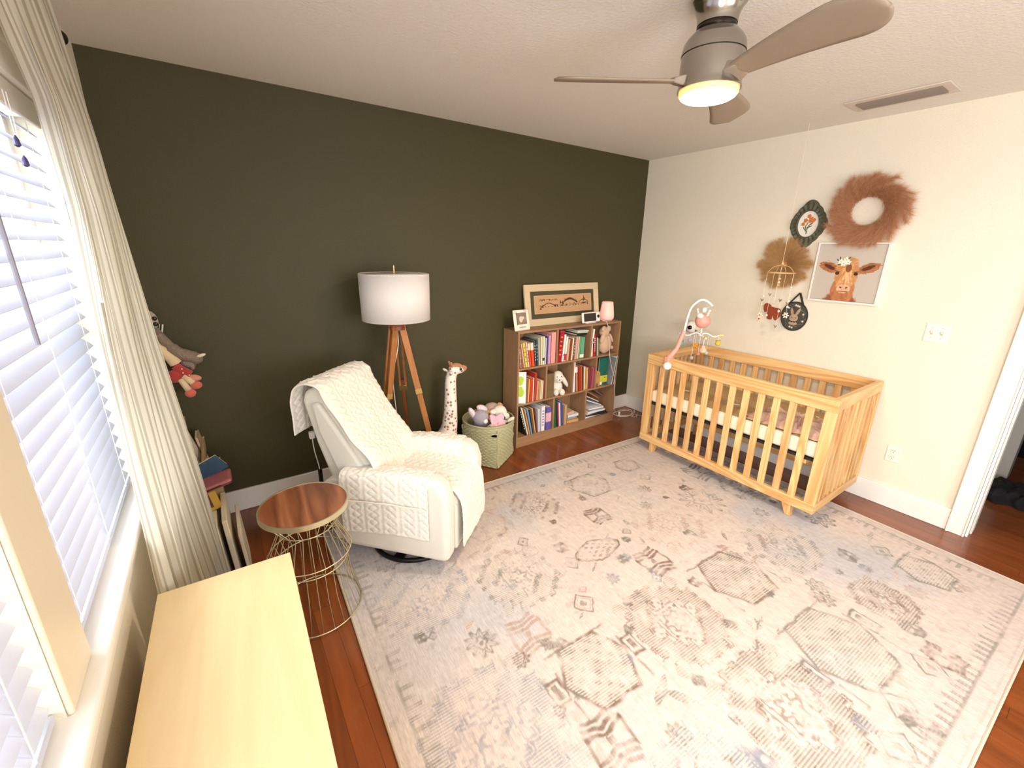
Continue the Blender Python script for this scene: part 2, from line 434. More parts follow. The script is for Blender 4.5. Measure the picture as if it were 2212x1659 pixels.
# ------------------------------------------------------------------ curtain and rod
def curtain_mat():
    m, N, L, b_ = newmat('curtain_ticking')
    tc = N.new('ShaderNodeUVMap'); sp = N.new('ShaderNodeSeparateXYZ'); L.new(tc.outputs[0], sp.inputs[0])
    mu = N.new('ShaderNodeMath'); mu.operation = 'MULTIPLY'; mu.inputs[1].default_value = 58; L.new(sp.outputs[0], mu.inputs[0])
    fr = N.new('ShaderNodeMath'); fr.operation = 'FRACT'; L.new(mu.outputs[0], fr.inputs[0])
    gt = N.new('ShaderNodeMath'); gt.operation = 'GREATER_THAN'; gt.inputs[1].default_value = .62; L.new(fr.outputs[0], gt.inputs[0])
    mx = N.new('ShaderNodeMix'); mx.data_type = 'RGBA'; mx.inputs[6].default_value = (*lin('#eeeadd'), 1); mx.inputs[7].default_value = (*lin('#cbc4b2'), 1)
    L.new(gt.outputs[0], mx.inputs[0]); L.new(mx.outputs[2], b_.inputs['Base Color']); b_.inputs['Roughness'].default_value = .9
    tr = N.new('ShaderNodeBsdfTranslucent'); L.new(mx.outputs[2], tr.inputs[0])
    ms = N.new('ShaderNodeMixShader'); ms.inputs[0].default_value = .58
    L.new(b_.outputs[0], ms.inputs[1]); L.new(tr.outputs[0], ms.inputs[2]); L.new(ms.outputs[0], N['Material Output'].inputs[0])
    return m
far = [(2.27, -3.800, -.93), (2.13, -3.790, -.90), (1.9, -3.773, -.86), (1.62, -3.758, -.875), (1.3, -3.741, -.93), (1.16, -3.733, -.925), (.92, -3.72, -.885), (.64, -3.705, -.835), (.36, -3.69, -.80), (.14, -3.678, -.765), (.03, -3.672, -.75)]
near = [(2.27, -3.815, -1.50), (2.1, -3.812, -1.42), (1.95, -3.81, -1.27), (1.7, -3.81, -1.22), (1.34, -3.806, -1.33), (1.0, -3.802, -1.40), (.6, -3.80, -1.43), (.03, -3.80, -1.40)]
def interp(tab, z):
    zs = [r[0] for r in tab][::-1]
    return [float(np.interp(z, zs, [r[k] for r in tab][::-1])) for k in (1, 2)]
ct = thing('curtain', 'cream curtain with thin beige stripes hanging beside the blinds', 'curtain', (-3.78, -1.1, 2.2))
def cur(u, v):
    z = 2.255-(2.255-.02)*v
    fx, fy = interp(far, z); nx, ny = interp(near, z)
    y = ny+(fy-ny)*u; x = nx+(fx-nx)*u
    amp = .016+.016*v
    ph = u*2*PI*8+.9*math.sin(u*9+v*1.6)
    x += amp*math.sin(ph)*(1 if u > .02 else .3) + .006*math.sin(u*60+v*7)
    y += .010*math.cos(ph*1.0+.6)
    return (max(x, XL+.012), y, z)
MB().grid(240, 60, cur).build('fabric_panel', curtain_mat(), ct, smooth=180)
rod = thing('curtain_rod', 'dark curtain rod with ball finial near the ceiling', 'curtain rod', (-3.79, -.9, 2.21))
M_rod = plain('rod_black', '#241c1c', .35, metal=.6)
MB().tube([(-3.80, -.90, 2.20), (-3.80, -3.05, 2.20)], .009, 12).build('rod', M_rod, rod)
MB().ell((-3.80, -.885, 2.20), .021).build('finial', M_rod, rod, smooth=180)
MB().tube([(-3.80, -.96, 2.19), (-3.80, -.96, 2.175), (XL, -.96, 2.175)], .006, 8).box(XL, XL+.006, -.975, -.945, 2.14, 2.21).build('bracket', M_rod, rod)

# ------------------------------------------------------------------ rug
def build_rug():
    x0, x1, y0, y1 = -3.26, -.281, -2.992, -.60
    NX, NY = 720, 576
    X, Y = np.meshgrid(np.linspace(x0, x1, NX), np.linspace(y0, y1, NY))
    rng = np.random.RandomState(3)
    def fbm(sx, sy, seed):      # smooth value noise, sx/sy cells
        r = np.random.RandomState(seed); g = r.rand(sy+2, sx+2)
        u = (X-x0)/(x1-x0)*sx; v = (Y-y0)/(y1-y0)*sy
        i = u.astype(int); j = v.astype(int); fu = u-i; fv = v-j
        fu = fu*fu*(3-2*fu); fv = fv*fv*(3-2*fv)
        return (g[j, i]*(1-fu)+g[j, i+1]*fu)*(1-fv)+(g[j+1, i]*(1-fu)+g[j+1, i+1]*fu)*fv
    big = fbm(6, 5, 1)*.6+fbm(14, 12, 2)*.4
    fine = fbm(180, 150, 4); wear = fbm(60, 50, 5)
    stre = fbm(10, 260, 6)*.5+fbm(300, 12, 8)*.5
    base = np.array(lin('#d2c4bc')); cool = np.array(lin('#bfbbbf')); pink = np.array(lin('#d3c1ba'))
    C = base+(cool-base)*np.clip((big-.5)*3, 0, 1)[..., None]+(pink-base)*np.clip((.5-big)*3, 0, 1)[..., None]
    C *= (1+.07*(fine-.5)+.10*(stre-.5))[..., None]
    A = np.zeros_like(X)
    cols = {'b': '#775f50', 'g': '#7f7a72', 'p': '#b3978b', 's': '#90919a', 'k': '#6f6a62'}
    def mark(mask, ck, k=1.0, st=0.0):
        nonlocal C, A
        c = np.array(lin(cols[ck])); a = mask*k*np.clip(.52+1.3*(wear-.35)+.7*(fine-.5), .0, 1)
        C = C*(1-a[..., None])+c*a[..., None]
        if st: A = np.maximum(A, mask*st*.75)
    def ridge(d, wd=.008): return np.clip(1.4-np.abs(d)/wd, 0, 1)
    wx = (fbm(70, 56, 21)-.5)*.012+(fbm(200, 160, 23)-.5)*.005; wy = (fbm(70, 56, 22)-.5)*.012+(fbm(200, 160, 24)-.5)*.005
    def loc(cx, cy, r):
        return (X+wx-cx)/r, (Y+wy-cy)/r
    def stepped(cx, cy, r, ck, seed, solid=0.0):
        u, v = loc(cx, cy, r); au, av = np.abs(u), np.abs(v)
        d = np.minimum(np.minimum(np.maximum(au, av+.52), np.maximum(au+.16, av+.34)), np.minimum(np.maximum(au+.34, av+.16), np.maximum(au+.52, av)))+.03*np.sign(np.sin(u*19))*np.sign(np.sin(v*19))
        win = (np.maximum(au, av) < 1.2)
        m1 = ridge((d-.98)*r, .007); m2 = ridge((d-.66)*r, .006); m3 = ridge((np.maximum(au, av)-.36-.05*np.sign(np.sin(u*30)))*r, .006)
        m4 = ((d < .98) & (d > .70)).astype(float)
        m5 = ridge((np.hypot(u, v)-.22-.05*np.cos(6*np.arctan2(v, u)))*r, .008)
        m6 = (np.sin(u*26)*np.sin(v*26) > .62).astype(float)*(d < .62)*.8
        m7 = (np.hypot(au-.85, av-.85) < .16).astype(float)
        mark(win*np.clip(m1+m2, 0, 1), ck, .75); mark(win*np.clip(m3+m5+m6, 0, 1), ck, .6, .0)
        mark(win*m4, ck, .32+solid, .9); mark(m7, ck, .35, .8)
    def hexa(cx, cy, r, ck, solid=.25, tails=False):
        u, v = loc(cx, cy, r); au, av = np.abs(u), np.abs(v)
        d = np.maximum(av, au*.86+av*.45)
        mark(ridge((d-.82)*r, .009), ck, .8); mark((d < .80).astype(float), ck, solid, 1); mark((d < .80)*(d > .66)*(np.sin(u*9)*np.sin(v*11) > -.2), ck, .4)
        mark((d < .75)*(np.sin(u*15+2*v)*np.sin(v*17) > .5), ck, .55); mark((d < .22).astype(float), ck, .3)
        mark(ridge((np.maximum(au, av*1.2)-.98)*r, .006)*(np.sin(np.arctan2(v, u)*9) > -.2), ck, .6)
        if tails:
            for sx in (-1, 1):
                a, b_ = np.abs(u-sx*1.18), av
                mark(ridge((np.maximum(a*1.6, b_)-.26)*r, .007), ck, .9); mark((np.maximum(a*2.2, b_) < .16).astype(float), ck, .8)
    def diam(cx, cy, r, ck):
        u, v = loc(cx, cy, r); d = np.abs(u)+np.abs(v)
        mark(ridge((d-.9)*r, .006), ck, .8); mark((d < .3).astype(float), ck, .6); mark(ridge((d-.62)*r, .004), ck, .4)
    def crab(cx, cy, r, ck):
        u, v = loc(cx, cy, r); au, av = np.abs(u), np.abs(v)
        for k in (.25, .5, .75):
            mark(ridge((np.abs(av-k-.25*au)-.03)*r, .006)*(au < .95-k*.4), ck, .9)
        mark((np.maximum(au, av) < .14).astype(float), ck, .8); mark(ridge((au-.8)*r, .008)*(av < .6), ck, .7)
    def flower(cx, cy, r, ck, n=8):
        u, v = loc(cx, cy, r); a = np.arctan2(v, u); rr = np.hypot(u, v)
        mark(ridge((rr-.72-.16*np.cos(n*a))*r, .007), ck, .7); mark(ridge((rr-.35-.06*np.cos(4*a))*r, .006), ck, .6)
        mark((rr < .9)*(rr > .4)*(np.cos(n*a) > .72), ck, .5); mark((rr < .14).astype(float), ck, .7)
    def oval(cx, cy, r, ck):
        u, v = loc(cx, cy, r); d = np.abs(u)**1.6+(np.abs(v)*2)**1.6
        mark(ridge((d-.85)*r*.5, .006), ck, .9); mark((d < .8)*(np.sin(u*17)*np.sin(v*30) > .35), ck, .5)
        mark(ridge((d-.72)*r*.5, .003), ck, .5)
    def leaf(cx, cy, r, ck, ang=.6):
        u, v = loc(cx, cy, r); c_, s_ = math.cos(ang), math.sin(ang); a = u*c_+v*s_; b_ = -u*s_+v*c_
        mark((np.abs(b_) < .22*(1-a*a))*(np.abs(a) < 1)*1.0, ck, .8, .7)
    def sprig(cx, cy, r, ck):
        u, v = loc(cx, cy, r)
        mark(ridge((v-.35*np.sin(u*2))*r, .006)*(np.abs(u) < .9), ck, .8)
        for k in (-.6, -.2, .2, .6): leaf(cx+k*r, cy+.32*r*(1 if k > 0 else -1), r*.28, ck, 1.1)
        for k in (-1, 1): leaf(cx+.9*r, cy+k*.3*r, r*.22, ck, .4)
    hexa(-1.547, -1.003, .155, 'g', .15); stepped(-2.035, -1.003, .15, 'b', 1); crab(-1.762, -1.305, .085, 'b')
    stepped(-1.45, -1.60, .20, 'p', 2); flower(-1.255, -1.249, .05, 'b'); flower(-1.028, -1.542, .17, 'g', 12)
    oval(-1.987, -1.548, .17, 'b'); diam(-2.18, -1.555, .055, 'b'); crab(-1.786, -1.78, .10, 'b')
    stepped(-2.478, -1.491, .19, 'g', 3); diam(-2.306, -1.801, .065, 'b'); stepped(-2.014, -2.096, .21, 'b', 4, .22)
    hexa(-1.51, -2.081, .19, 'b', .42); stepped(-1.05, -2.084, .19, 'g', 5); crab(-2.628, -1.804, .10, 'p')
    flower(-2.823, -1.733, .08, 'g', 10); hexa(-2.478, -2.076, .17, 'b', .3, True); sprig(-1.78, -2.34, .12, 'g')
    hexa(-1.517, -2.557, .21, 'g', .5, True); stepped(-1.038, -2.558, .13, 'b', 6, .2); flower(-1.22, -2.34, .06, 'g')
    flower(-1.28, -2.40, .05, 'g'); stepped(-2.95, -2.077, .24, 's', 7, .3); stepped(-1.978, -2.579, .22, 'b', 8, .3)
    leaf(-2.34, -2.28, .08, 'k', .5); leaf(-2.29, -2.34, .08, 'k', 2.2); flower(-2.177, -2.331, .03, 'k', 4)
    for (cx, cy) in ((-1.622, -2.8), (-1.308, -2.80), (-1.80, -2.84)): diam(cx, cy, .07, 'g')
    crab(-1.202, -2.816, .07, 'b'); crab(-2.626, -2.304, .10, 'b'); crab(-.70, -1.295, .12, 'k'); crab(-.678, -1.615, .12, 's')
    leaf(-.502, -2.319, .07, 'g', .2); crab(-.816, -2.318, .05, 'g'); diam(-.596, -2.406, .06, 'g'); flower(-.56, -2.07, .10, 'k')
    stepped(-.60, -1.60, .16, 'g', 9); hexa(-1.10, -.93, .10, 'g', .15); diam(-1.348, -.80, .045, 'g'); diam(-1.12, -1.13, .05, 'g')
    stepped(-2.93, -1.35, .21, 's', 10, .12); flower(-3.02, -1.04, .08, 'g', 10); crab(-1.64, -2.86, .06, 'g')
    flower(-2.123, -1.903, .03, 'k', 4); flower(-1.82, -2.24, .03, 'k', 4); flower(-2.24, -2.02, .025, 'k', 4)
    leaf(-2.61, -1.228, .06, 'p', .3); leaf(-2.50, -1.22, .06, 'p', .5); diam(-2.307, -1.275, .045, 'b'); leaf(-2.02, -1.28, .025, 'b', 1.5)
    hexa(-2.43, -1.03, .15, 'p', .08); stepped(-2.47, -2.60, .20, 's', 12, .15); flower(-2.75, -2.55, .07, 'g'); hexa(-2.95, -2.65, .17, 's', .2)
    hexa(-.60, -2.60, .13, 'g', .1); flower(-.83, -2.62, .05, 'p'); flower(-.82, -1.83, .05, 'g'); leaf(-.9, -1.3, .05, 'g'); leaf(-1.25, -1.85, .05, 'b', .9)
    leaf(-1.70, -1.62, .04, 'b', 1.2); crab(-2.25, -2.62, .05, 's'); leaf(-1.30, -2.06, .06, 'b', .3); flower(-2.75, -1.30, .05, 's'); leaf(-2.2, -1.42, .03, 'p')
    rm = random.Random(11)
    for _ in range(120):
        cx, cy = rm.uniform(x0+.2, x1-.2), rm.uniform(y0+.2, y1-.2); k = rm.random(); rr_ = rm.uniform(.018, .045)
        (leaf if k < .35 else diam if k < .55 else flower if k < .8 else crab)(cx, cy, rr_, rm.choice('ggpbs'))
    ghost = (np.sin(X*2*PI/.16+6*wx*40)*np.sin(Y*2*PI/.13+6*wy*40) > .55)*(fbm(40, 32, 31) > .55)
    mark(ghost.astype(float), 'g', .22)
    # comb-like border
    ex = np.minimum(X-x0, x1-X); ey = np.minimum(Y-y0, y1-Y)
    e = np.minimum(ex, ey); along = np.where(ex < ey, Y, X)
    mark(ridge(e-.075, .006), 'g', .7); mark(ridge(e-.022, .004), 'g', .25)
    tooth = (np.sin(along*2*PI/.042) > .1)*(e > .075)*(e < .125+.012*np.sin(along*2*PI/.084))
    mark(tooth*(np.abs(ex-ey) > .06), 'g', .6, .3)
    C = np.clip(C, 0, 1)
    vs = np.stack([X, Y, np.full_like(X, .010)+.0012*(fine-.5)], -1).reshape(-1, 3)
    cx, cy = -1.8, -1.8
    vs[:, 0] -= cx; vs[:, 1] -= cy
    idx = np.arange(NX*NY).reshape(NY, NX)
    q = np.stack([idx[:-1, :-1], idx[:-1, 1:], idx[1:, 1:], idx[1:, :-1]], -1).reshape(-1, 4)
    me = bpy.data.meshes.new('pile'); me.vertices.add(len(vs)); me.vertices.foreach_set('co', (vs*S).astype(np.float32).ravel())
    me.loops.add(q.size); me.loops.foreach_set('vertex_index', q.astype(np.int32).ravel())
    me.polygons.add(len(q)); me.polygons.foreach_set('loop_start', np.arange(0, q.size, 4, dtype=np.int32))
    me.polygons.foreach_set('loop_total', np.full(len(q), 4, dtype=np.int32)); me.update(calc_edges=True); me.validate()
    me.polygons.foreach_set('use_smooth', [True]*len(q))
    t = thing('area_rug', 'large faded cream rug with grey and brown motifs under crib and recliner', 'rug', (cx, cy, 0), -.0386)
    o = bpy.data.objects.new('pile', me); COL.objects.link(o); o.parent = t
    me.materials.append(vcol('rug_pile', .95, stripes=True))
    set_cols(o, np.concatenate([C, A[..., None]], -1).reshape(-1, 4))
    # bound edge and backing
    m = MB(); e_ = .009; hx = [(x0-cx, y0-cy), (x1-cx, y0-cy), (x1-cx, y1-cy), (x0-cx, y1-cy)]
    m.box(x0-cx+.002, x1-cx-.002, y0-cy+.002, y1-cy-.002, .0005, .0085)
    for k in range(4):
        a, c = hx[k], hx[(k+1) % 4]
        m.tube([(a[0], a[1], .0065), (c[0], c[1], .0065)], .0062, 8)
    m.build('bound_edge', plain('rug_edge', '#cfc3b2', .9, bump=.4, bscale=300), t, world=False)
build_rug()

# ------------------------------------------------------------------ crib
P1, P2 = '#f0cd92', '#cd8a48'
M_px = wood('pine_y', P1, P2, 'y', 13, .42, ring=.62, fine=.30, rand=.10)
M_pz = wood('pine_z', P1, P2, 'z', 13, .42, ring=.62, fine=.30, rand=.12)
M_pxx = wood('pine_x', P1, P2, 'x', 10, .42, ring=.5, fine=.28, rand=.10)
def KB(m): m.v = [tuple(K(p)) for p in m.v]; return m
kx0, kx1, ky0, ky1, kz0, kz1 = -.8745, -.1972, -2.159, -.8989, .174, .88
cb = thing('crib', 'natural pine baby crib with slatted sides standing against the cream wall', 'crib', K((-.536, -1.53, 0.08)))
cb.location.z = 0; XF[cb.name] = Matrix.Translation(cb.location/S)
def kb(name, x0, x1, y0, y1, z0, z1, mat, bevel=.003, par=None):
    return KB(MB().box(x0, x1, y0, y1, z0, z1)).build(name, mat, par or cb, bevel=bevel)
T = .032
for (xa, nm) in ((kx0, 'front'), (kx1-T, 'back')):
    kb('top_rail', xa, xa+T, ky0, ky1, kz1-.078, kz1, M_px)
    kb('bottom_rail', xa, xa+T, ky0, ky1, kz0, kz0+.058, M_px)
    kb('post', xa+.002, xa+T-.002, ky0, ky0+.058, kz0+.058, kz1-.078, M_pz)
    kb('post', xa+.002, xa+T-.002, ky1-.058, ky1, kz0+.058, kz1-.078, M_pz)
    me = None
    for k in range(12):
        yc = -1.030-.0907*k
        kb('slat', xa+.008, xa+.024, yc-.0195, yc+.0195, kz0+.055, kz1-.075, M_pz, .002)
for ya in (ky0, ky1-T):
    kb('end_top_rail', kx0+T, kx1-T, ya, ya+T, kz1-.068, kz1, M_pxx)
    kb('end_bottom_rail', kx0+T, kx1-T, ya, ya+T, kz0, kz0+.058, M_pxx)
    for k in range(9):
        xc = kx0+.085+(kx1-kx0-.17)*k/8
        kb('slat', xc-.0105, xc+.0105, ya+.008, ya+.024, kz0+.055, kz1-.065, M_pz, .002)
    kb('cross_bar', kx0+T, kx1-T, ya+.1 if ya == ky0 else ya-.1, (ya+.1 if ya == ky0 else ya-.1)+.02, .45, .475, M_pxx)
for yl, sgn in ((-2.01, -1), (-1.02, 1)):
    for xl, sx in ((kx0+.02, 1), (kx1-.06, -1)):
        m = MB(); z0f = CAM.z-(CAM.z-.012)/1.052
        # tapered splayed foot
        vs = []
        for (zz, dx, dy, hh) in ((z0f, .0, sgn*.018, .017), (kz0+.002, 0, 0, .027)):
            for a, c in ((-1, -1), (1, -1), (1, 1), (-1, 1)): vs.append((xl+.02+dx+a*hh, yl+dy+c*hh, zz))
        m.add(vs, [(3, 2, 1, 0), (4, 5, 6, 7), (0, 1, 5, 4), (1, 2, 6, 5), (2, 3, 7, 6), (3, 0, 4, 7)])
        KB(m).build('leg', M_pz, cb, bevel=.002)
kb('support_frame', kx0+T, kx1-T, ky0+T, ky1-T, .478, .492, plain('spring_frame', '#1c1a1b', .5), .001)
# mattress with fitted sheet
mt = thing('crib_mattress', 'cream crib mattress with tan sheet lying inside the pine crib', 'mattress', K((-.536, -1.53, .50)))
KB(MB().box(kx0+T+.004, kx1-T-.004, ky0+T+.006, ky1-T-.006, .494, .590)).build('mattress_core', plain('mattress_cream', '#f6ecd6', .8, bump=.3, bscale=40), mt, bevel=.022, seg=4)
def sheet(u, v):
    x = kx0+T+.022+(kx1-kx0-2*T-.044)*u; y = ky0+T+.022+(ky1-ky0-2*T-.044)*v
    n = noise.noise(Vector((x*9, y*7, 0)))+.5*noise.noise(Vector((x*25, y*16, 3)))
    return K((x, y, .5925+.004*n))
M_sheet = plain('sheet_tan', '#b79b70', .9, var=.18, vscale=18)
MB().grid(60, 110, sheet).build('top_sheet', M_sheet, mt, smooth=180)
# crumpled blanket at the right-hand end
def crump(u, v):
    x = -.81+.30*u; y = -2.10+.46*v
    e = min(1, 6*min(u, 1-u, v, 1-v))
    n = noise.noise(Vector((x*13, y*13, 5)))+.6*noise.noise(Vector((x*30, y*26, 9)))
    r = abs(noise.noise(Vector((x*9+n*.5, y*11, 1))))
    x += .03*noise.noise(Vector((u*6, v*6, 2))); y += .04*noise.noise(Vector((u*6, v*6, 8)))
    return K((max(x, -.835), max(y, -2.118), .598+e*(.018+.045*(1-2.2*r)*(.6+.4*u))+.008*n*e))
bl = MB().grid(90, 120, crump).build('crib_blanket', plain('muslin_pink', '#d5b3a2', .9, var=.25, vscale=60), None, smooth=180, origin=K((-.66, -1.87, .6)), solid=.003)
tag(bl, 'crumpled pinkish beige muslin blanket bunched at one end of the crib mattress', 'blanket')

# musical mobile clamped on the crib rail
mo = thing('crib_mobile', 'pink and white musical mobile arm clamped to the crib front rail', 'mobile', K((-.88, -1.09, .88)))
M_pink = plain('mobile_pink', '#f2a597', .35); M_wh = plain('mobile_white', '#f5f1ea', .35)
def kt(name, pts, r, mat, n=10, par=mo): 
    m = MB().tube([K(p) for p in pts], r, n); return m.build(name, mat, par, smooth=50)
arm = [(-.885, -1.084, .80), (-.885, -1.084, .841), (-.885, -1.078, .872), (-.87, -1.10, .913), (-.845, -1.116, .956), (-.82, -1.12, 1.019), (-.80, -1.128, 1.082)]
kt('lower_arm', spline(arm, 5), [.013]*12+[.019]*7+[.016]*12, M_pink)
m = MB(); m.box(-.905, -.84, -1.10, -1.062, .80, .892); KB(m).build('clamp', M_pink, mo, bevel=.008, seg=3)
m = MB(); m.ell(K((-.935, -1.118, .838)), .031, n=20, m=14); m.build('clamp_knob', M_wh, mo, smooth=180)
arc = [(-.80, -1.128, 1.082), (-.79, -1.13, 1.152), (-.78, -1.139, 1.232), (-.765, -1.158, 1.275), (-.74, -1.188, 1.305), (-.71, -1.215, 1.298), (-.67, -1.235, 1.266)]
kt('upper_arm', spline(arc, 6), .0085, M_wh)
hub = Vector((-.66, -1.174, 0))
m = MB()
m.tube([K((-.67, -1.235, 1.266)), K((hub.x, hub.y, 1.24))], .003, 6); m.lathe([(.001, .026), (.016, .02), (.02, 0), (.014, -.012)], 14, K((hub.x, hub.y, 1.225)))
m.build('hanger', M_wh, mo)
m = MB(); m.ell(K((hub.x, hub.y, 1.15)), (.056, .056, .056), n=24, m=16); m.build('music_box', M_pink, mo, smooth=180)
m = MB()
for s_ in (-1, 1):
    m.tube([K((hub.x-.01, hub.y+s_*.034, 1.192)), K((hub.x-.01, hub.y+s_*.046, 1.225))], [.009, .005], 8); m.ell(K((hub.x-.01, hub.y+s_*.047, 1.228)), .010, n=10, m=8)
m.ell(K((hub.x-.045, hub.y, 1.19)), (.016, .03, .02), n=14, m=8); m.build('cap_horns', M_wh, mo, smooth=60)
kt('drop_rod', [(hub.x, hub.y, 1.10), (hub.x, hub.y, 1.045)], .006, M_wh)
m = MB(); m.ell(K((hub.x, hub.y, 1.048)), .016); m.build('arm_hub', M_wh, mo, smooth=180)
toys = [(15, '#8aa9a0', 'cloud_toy'), (105, '#f0c64e', 'star_toy'), (195, '#e8b9a8', 'basket_toy'), (285, '#6fb79b', 'cactus_toy')]
dirs = [(-.70, .72), (-.72, -.70), (.70, .72), (.72, -.70)]
tipc = ['#c8c2d0', '#f6dc86', '#c97a6c', '#f2d98e']; toyc = ['#6fb79b', '#f0b9a0', '#e9a53f', '#d9c24e']
for i, (dx, dy) in enumerate(dirs):
    c = Vector((hub.x, hub.y, 1.05)); R_ = .125
    pts = [c+Vector((dx*R_*t, dy*R_*t, .012*math.sin(t*2*PI))) for t in [k/8 for k in range(9)]]
    kt('mobile_arm', pts, .005, M_wh, 8)
    tip = c+Vector((dx*R_, dy*R_, 0))
    kt('arm_tip', [tip, tip+Vector((dx*.03, dy*.03, .002))], .008, plain('tip_%d' % i, tipc[i], .5))
    L_ = [.075, .085, .11, .06][i]; p1 = tip+Vector((0, 0, -L_))
    kt('toy_string', [tip, p1], .0012, M_wh, 5)
    m = MB()
    if i == 0: m.ell(K(p1), (.014, .012, .022)); m.tube([K(p1+Vector((0, -.008, .01))), K(p1+Vector((0, -.015, .03)))], .004, 6); m.tube([K(p1+Vector((0, .006, .01))), K(p1+Vector((0, .013, .032)))], .004, 6)
    elif i == 1: m.lathe([(.001, -.022), (.024, -.018), (.027, 0), (.016, .012), (.012, .03), (.001, .034)], 16, K(p1))
    elif i == 2:
        for k in range(5): m.ell(K(p1)+Vector((.004, .017*math.cos(k*1.257), .017*math.sin(k*1.257))), (.008, .011, .011), n=10, m=6)
        m.ell(K(p1), (.01, .016, .016), n=10, m=8)
    else: m.ell(K(p1), (.02, .02, .018)); m.lathe([(.001, 0), (.012, 0), (.02, .024)], 12, K(p1))
    m.build(['cactus_toy', 'bonnet_toy', 'star_toy', 'bell_toy'][i], plain('toy_%d' % i, toyc[i], .8, var=.15, vscale=90), mo, smooth=60)
for k, (dx, dy, zz, cc) in enumerate(((-.03, .03, .872, '#b9b5bd'), (.0, .0, .905, '#c98f83'), (.02, -.05, .921, '#a9cdb9'), (-.05, .05, 1.005, '#b3a9c2'), (.05, .0, .95, '#f0e4d0'))):
    a = hub+Vector((dx, dy, 0))
    kt('toy_string', [(a.x, a.y, 1.045), (a.x, a.y, zz+.01)], .0012, M_wh, 5)
    MB().ell(K((a.x, a.y, zz)), .0145, n=14, m=10).build('felt_ball', plain('felt_%d' % k, cc, .9), mo, smooth=180)
# wall mounted baby monitor camera
cm_ = thing('baby_monitor_camera', 'white baby monitor camera with black lens on the wall behind the mobile', 'camera', (0, -.70, .985))
R_ = rot('Z', 35) @ rot('Y', 0)
MB().lathe([(.001, -.05), (.03, -.048), (.042, -.03), (.044, .015), (.036, .042), (.001, .052)], 24, (-.055, -.70, .985), rot('Y', -20)).build('camera_body', M_wh, cm_, smooth=60)
MB().ell((-.094, -.712, .985), (.012, .024, .02), n=16, m=10).build('lens', plain('gloss_black', '#0c0b0d', .1), cm_, smooth=180)
MB().tube([(-.03, -.70, .96), (-.001, -.70, .95)], .01, 10).box(-.012, 0, -.725, -.675, .93, .98).build('wall_mount', M_wh, cm_)

# ------------------------------------------------------------------ bookshelf
BX0, BX1, BYF, BYB = -1.623, -.447, -.231, -.022
M_bx = wood('shelf_oak_x', '#b08a66', '#8a6546', 'x', 16, .5, ring=.35, fine=.5, rand=.05)
M_bz = wood('shelf_oak_z', '#b08a66', '#8a6546', 'z', 16, .5, ring=.35, fine=.5, rand=.05)
bs_ = thing('bookshelf', 'low brown oak-look bookshelf with nine compartments of books', 'bookshelf', ((BX0+BX1)/2, (BYF+BYB)/2, 0))
t_ = .016
def sb(name, x0, x1, z0, z1, mat, y0=BYF, y1=BYB): return MB().box(x0, x1, y0, y1, z0, z1).build(name, mat, bs_, bevel=.0012, seg=1)
sb('side_panel', BX0, BX0+t_, 0, 1.0, M_bz); sb('side_panel', BX1-t_, BX1, 0, 1.0, M_bz)
sb('top_panel', BX0+t_, BX1-t_, 1.0-t_, 1.0, M_bx)
ZS = [.092, .392, .697]
for z in ZS: sb('shelf_board', BX0+t_, BX1-t_, z-t_, z, M_bx)
sb('plinth', BX0+t_, BX1-t_, 0, ZS[0]-t_, M_bx, BYF+.003, BYF+.018)
DIVS = {2: (-1.215, -.82), 1: (-1.320, -1.015, -.728), 0: (-1.224, -.836)}
ZT = [ZS[1]-t_, ZS[2]-t_, 1-t_]
for r_, ds in DIVS.items():
    for d in ds: sb('divider', d-t_/2, d+t_/2, ZS[r_], ZT[r_], M_bz)
MB().box(BX0+.002, BX1-.002, BYB, BYB+.004, .02, .998).build('back_panel', M_bz, bs_)

